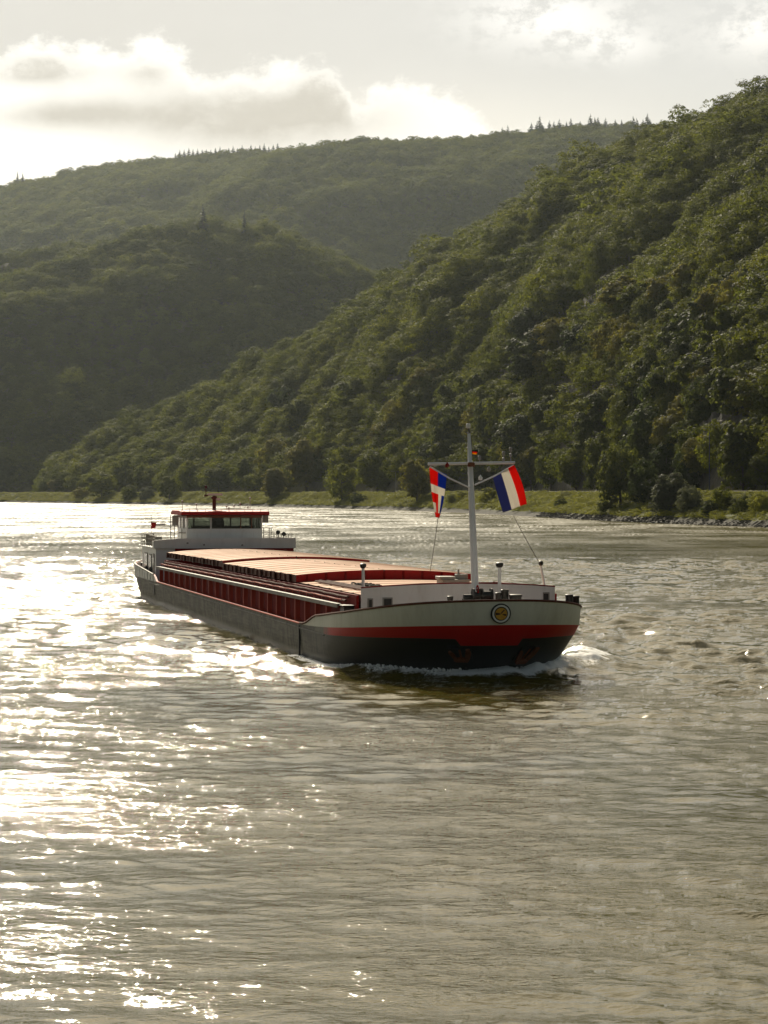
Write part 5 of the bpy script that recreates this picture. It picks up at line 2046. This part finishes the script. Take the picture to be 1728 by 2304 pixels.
# brambles and tall grass on the bank
nb = 15000
u_ = g7.uniform(0, 1, nb) ** 0.8
uu, pp, inl_ = bank_frame(1600)
ii = np.clip(((0.17 + 0.60 * u_) * 1599).astype(int), 0, 1599)
dd_ = g7.uniform(2.2, 18.5, nb)
pb = pp[ii] + inl_[ii] * dd_[:, None] + g7.normal(0, 0.6, (nb, 2))
hh = g7.uniform(0.5, 1.6, nb) * (0.4 + 1.2 * fbm(pb[:, 0] / 12, pb[:, 1] / 12, 91, 3))
hh = hh * np.where(dd_ > 16, 0.6, 1)
gz = bank_z(dd_) + 0.2
ww = hh * g7.uniform(1.6, 3.2, nb)
wood('bank_scrub', 'brambles and tall grass covering the river bank', np.c_[pb, gz], g7.integers(0, 2, nb), np.c_[ww, ww, hh], np.c_[np.zeros(nb), np.zeros(nb), g7.uniform(0, 6.28, nb)],
     [crown_arrays(g7, sh_bush, 26, 12, 0.05), crown_arrays(g7, sh_bush, 20, 14, 0.045)], M['scrub'])

# stones at the water's edge
ns_ = 3600
ii = np.clip(((0.20 + 0.13 * g7.uniform(0, 1, ns_) ** 1.2) * 1599).astype(int), 0, 1599)
dd_ = g7.uniform(-1.2, 3.2, ns_)
pb = pp[ii] + inl_[ii] * dd_[:, None]
sz = g7.uniform(0.15, 0.45, ns_)
V = (ico[None] * sz[:, None, None] * g7.uniform(0.6, 1.35, (ns_, 12, 1)) * np.array((1.2, 1, 0.7)) + np.c_[pb, bank_z(dd_) + 0.1][:, None, :]).reshape(-1, 3)
F = (icf[None] + 12 * np.arange(ns_)[:, None, None]).reshape(-1, 3)
tag(link_mesh('shore_stones', np_mesh('shore_stones', V, F, [M['stone']], False)), 'broken stones piled along the waterline of the bank', kind='stuff')

# ------------------------------------------------------------------ road furniture, walls, rocks
u2, p2, in2 = bank_frame(1600)


def road_line(px0, px1, dist, n):
    q = [bank_point(px, dist) for px in np.linspace(px0, px1, n)]
    return [np.array((a[0], a[1], 7.62)) for a in q]


gq = road_line(1035, 1760, 18.2, 46)
grt = empty('guard_rail', gq[0])
tag(grt, 'pale steel guard rail along the riverside road at right', 'guard rail')
gl_ = MB()
gl_.tube([a - gq[0] + (0, 0, 0.72) for a in gq], 0.09, 6)
gl_.build('rail_beam', M['rail_metal'], grt)
pm_ = None
for a in gq[::1]:
    if pm_ is None:
        pb_ = MB(); pb_.box(-0.06, 0.06, -0.06, 0.06, 0, 0.7)
        pm_ = pb_.build('rail_post', M['rail_metal'], grt, smooth=False); o_ = pm_
    else:
        o_ = pm_.copy(); COL.objects.link(o_); o_.parent = grt
    o_.location = a - gq[0]
gq = road_line(10, 900, 18.2, 40)
kw = empty('parapet', gq[0])
tag(kw, 'low pale stone parapet edging the road at left, above the far water', 'parapet')
kb = MB()
for a, b in zip(gq[:-1], gq[1:]):
    a, b = a - gq[0], b - gq[0]
    e = (b - a) / np.linalg.norm(b - a); s_ = np.array((e[1], -e[0], 0)) * 0.2
    kb.add([a - s_, b - s_, b + s_, a + s_, a - s_ + (0, 0, .55), b - s_ + (0, 0, .55), b + s_ + (0, 0, .55), a + s_ + (0, 0, .55)], [(0, 1, 5, 4), (2, 3, 7, 6), (4, 5, 6, 7), (1, 2, 6, 5), (3, 0, 4, 7)])
kb.build('stone_course', M['masonry'], kw, smooth=False)


def lamp_post(px, top, label, mast_mat):
    p = bank_point(px, 26)
    p[2] = 7.62
    h = CAMZ + (HORIZ - top) / FPX * p[1] - 7.62
    r_ = empty('lamp_post', p)
    tag(r_, label, 'lamp post', 'lamp posts along the road')
    m_ = MB()
    m_.tube([(0, 0, 0), (0, 0, h * 0.5), (0, 0, h)], [0.16, 0.12, 0.08], 8)
    m_.box(-0.2, 0.2, -0.2, 0.2, -0.1, 0.25)
    m_.build('pole', mast_mat, r_)
    m_ = MB()
    m_.tube([(0, 0, h), (-0.5, 0, h + 0.22), (-1.5, 0, h + 0.3)], 0.05, 6)
    m_.box(-2.2, -1.4, -0.14, 0.14, h + 0.22, h + 0.36)
    m_.build('lamp_arm', M['grey'], r_)
    return r_


M['blue_pole'] = paint('blue_grey_pole', (0.07, 0.08, 0.16), 0.5)
lamp_post(1596, 966, 'tall slim lamp post with bluish pole on the road at right', M['blue_pole'])
lamp_post(890, 1062, 'short grey lamp post left of the yellow green tree', M['grey'])
# retaining wall and rock faces on the near slope


def block_wall(name, label, pxs, tops, bots, r, thick=1.5):
    o0 = at(pxs[0], bots[0], r)
    w_ = empty(name, o0)
    tag(w_, label, 'retaining wall')
    m_ = MB()
    for i in range(len(pxs) - 1):
        a, b = at(pxs[i], bots[i], r) - o0, at(pxs[i + 1], bots[i + 1], r) - o0
        c, d_ = at(pxs[i], tops[i], r) - o0, at(pxs[i + 1], tops[i + 1], r) - o0
        bk = np.array((0, thick, 0))
        m_.add([a, b, d_, c, a + bk, b + bk, d_ + bk, c + bk], [(0, 1, 2, 3), (5, 4, 7, 6), (3, 2, 6, 7), (0, 3, 7, 4), (1, 5, 6, 2)])
    wo_ = m_.build('masonry', M['masonry'], w_, smooth=False)
    m_ = MB()
    for i in range(0, len(pxs) - 1):
        c, d_ = at(pxs[i], tops[i], r) - o0, at(pxs[i + 1], tops[i + 1], r) - o0
        up = np.array((0, 0, 0.35)); bk = np.array((0, thick + .1, 0)); fr_ = np.array((0, -0.12, 0.003))
        m_.add([c + fr_, d_ + fr_, d_ + fr_ + up, c + fr_ + up, c + bk, d_ + bk, d_ + bk + up, c + bk + up], [(0, 1, 2, 3), (3, 2, 6, 7), (0, 3, 7, 4), (1, 5, 6, 2), (4, 7, 6, 5), (0, 4, 5, 1)])
    m_.build('coping', M['stone'], w_, smooth=False)


def surf_r(px, py):
    t = (px - 864) / FPX
    r = np.arange(600, 2300, 2.0)
    z, _, _ = land(t * r, r)
    e = HORIZ - (z - CAMZ) / r * FPX
    k = np.where(e < py)[0]
    return float(r[k[0]]) if len(k) else 2200.0


rw = surf_r(1610, 985) - 4
block_wall('retaining_wall', 'old stone retaining wall under the rock face at right', (1584, 1600, 1630, 1655), (972, 968, 962, 957), (996, 996, 996, 994), rw)
rw = surf_r(365, 1050) - 6
block_wall('retaining_wall', 'small pale retaining wall among trees left above the wheelhouse', (345, 360, 384), (1046, 1045, 1045), (1056, 1056, 1056), rw)


def outcrop(name, label, pts, seed):
    """craggy rock: a lumpy solid following a line of photo points on the slope"""
    gg = np.random.default_rng(seed)
    V, F = [], []
    for (px, py, sx, sz_) in pts:
        r = surf_r(px, py)
        c = at(px, py, r)
        for _ in range(6):
            o_ = len(V)
            cc = c + gg.normal(0, 1, 3) * np.array((sx * .5, 3, sz_ * .35))
            zg = float(land(np.array([cc[0]]), np.array([cc[1]]))[0][0])
            cc[2] = zg + sz_ * 0.1
            s_ = np.array((sx, sx * 1.2, sz_)) * gg.uniform(0.35, 0.75)
            import bmesh
            bm = bmesh.new()
            bmesh.ops.create_icosphere(bm, subdivisions=3, radius=1.0)
            for v in bm.verts:
                n_ = 1 + 0.55 * (fbm(np.array(v.co.x * 1.7 + seed), np.array(v.co.y * 1.7 + v.co.z * 2.3), seed, 4) - 0.45) * 2
                q = np.round(np.array(v.co) * n_ * 3.4) / 3.4 * 0.6 + np.array(v.co) * n_ * 0.4
                V.append(cc + q * s_)
            F += [tuple(v.index + o_ for v in f.verts) for f in bm.faces]
            bm.free()
    me = np_mesh(name, np.array(V), np.array(F), [M['rock']], False)
    tag(link_mesh(name, me), label, 'rock')


outcrop('rock_outcrop', 'jagged rock rib on the crest of the spur at right', [(1310, 738, 8, 9), (1330, 718, 8, 10), (1350, 700, 8, 10), (1372, 676, 8, 9), (1395, 662, 7, 8)], 3)
outcrop('rock_outcrop', 'large shadowed rock face above the retaining wall at right', [(1635, 945, 6, 6), (1655, 925, 7, 7), (1680, 915, 7, 7), (1705, 905, 7, 7), (1670, 948, 6, 6), (1695, 950, 7, 6)], 5)
outcrop('rock_outcrop', 'small rock and dry grass ledge lower on the spur', [(1150, 870, 4, 4), (1185, 840, 4, 4)], 8)
#@@T1
#@@H0
# ------------------------------------------------------------------ haze over the valley
hz_ = MB()
hz_.box(-1500, 1400, -120, 5400, -6.0, 760.0)
mh = bpy.data.materials.new('valley_haze')
mh.use_nodes = True
gh = NT(mh.node_tree)
oh = gh.n('ShaderNodeOutputMaterial')
pv = gh.n('ShaderNodeVolumePrincipled')
pv.inputs['Color'].default_value = (0.80, 0.91, 0.95, 1)
pv.inputs['Density'].default_value = 0.0000145
pv.inputs['Anisotropy'].default_value = 0.76
gh.link(pv.outputs[0], oh.inputs['Volume'])
ho = hz_.build('haze', mh, smooth=False)
tag(ho, 'thin sunlit haze filling the valley', kind='stuff')
#@@H1
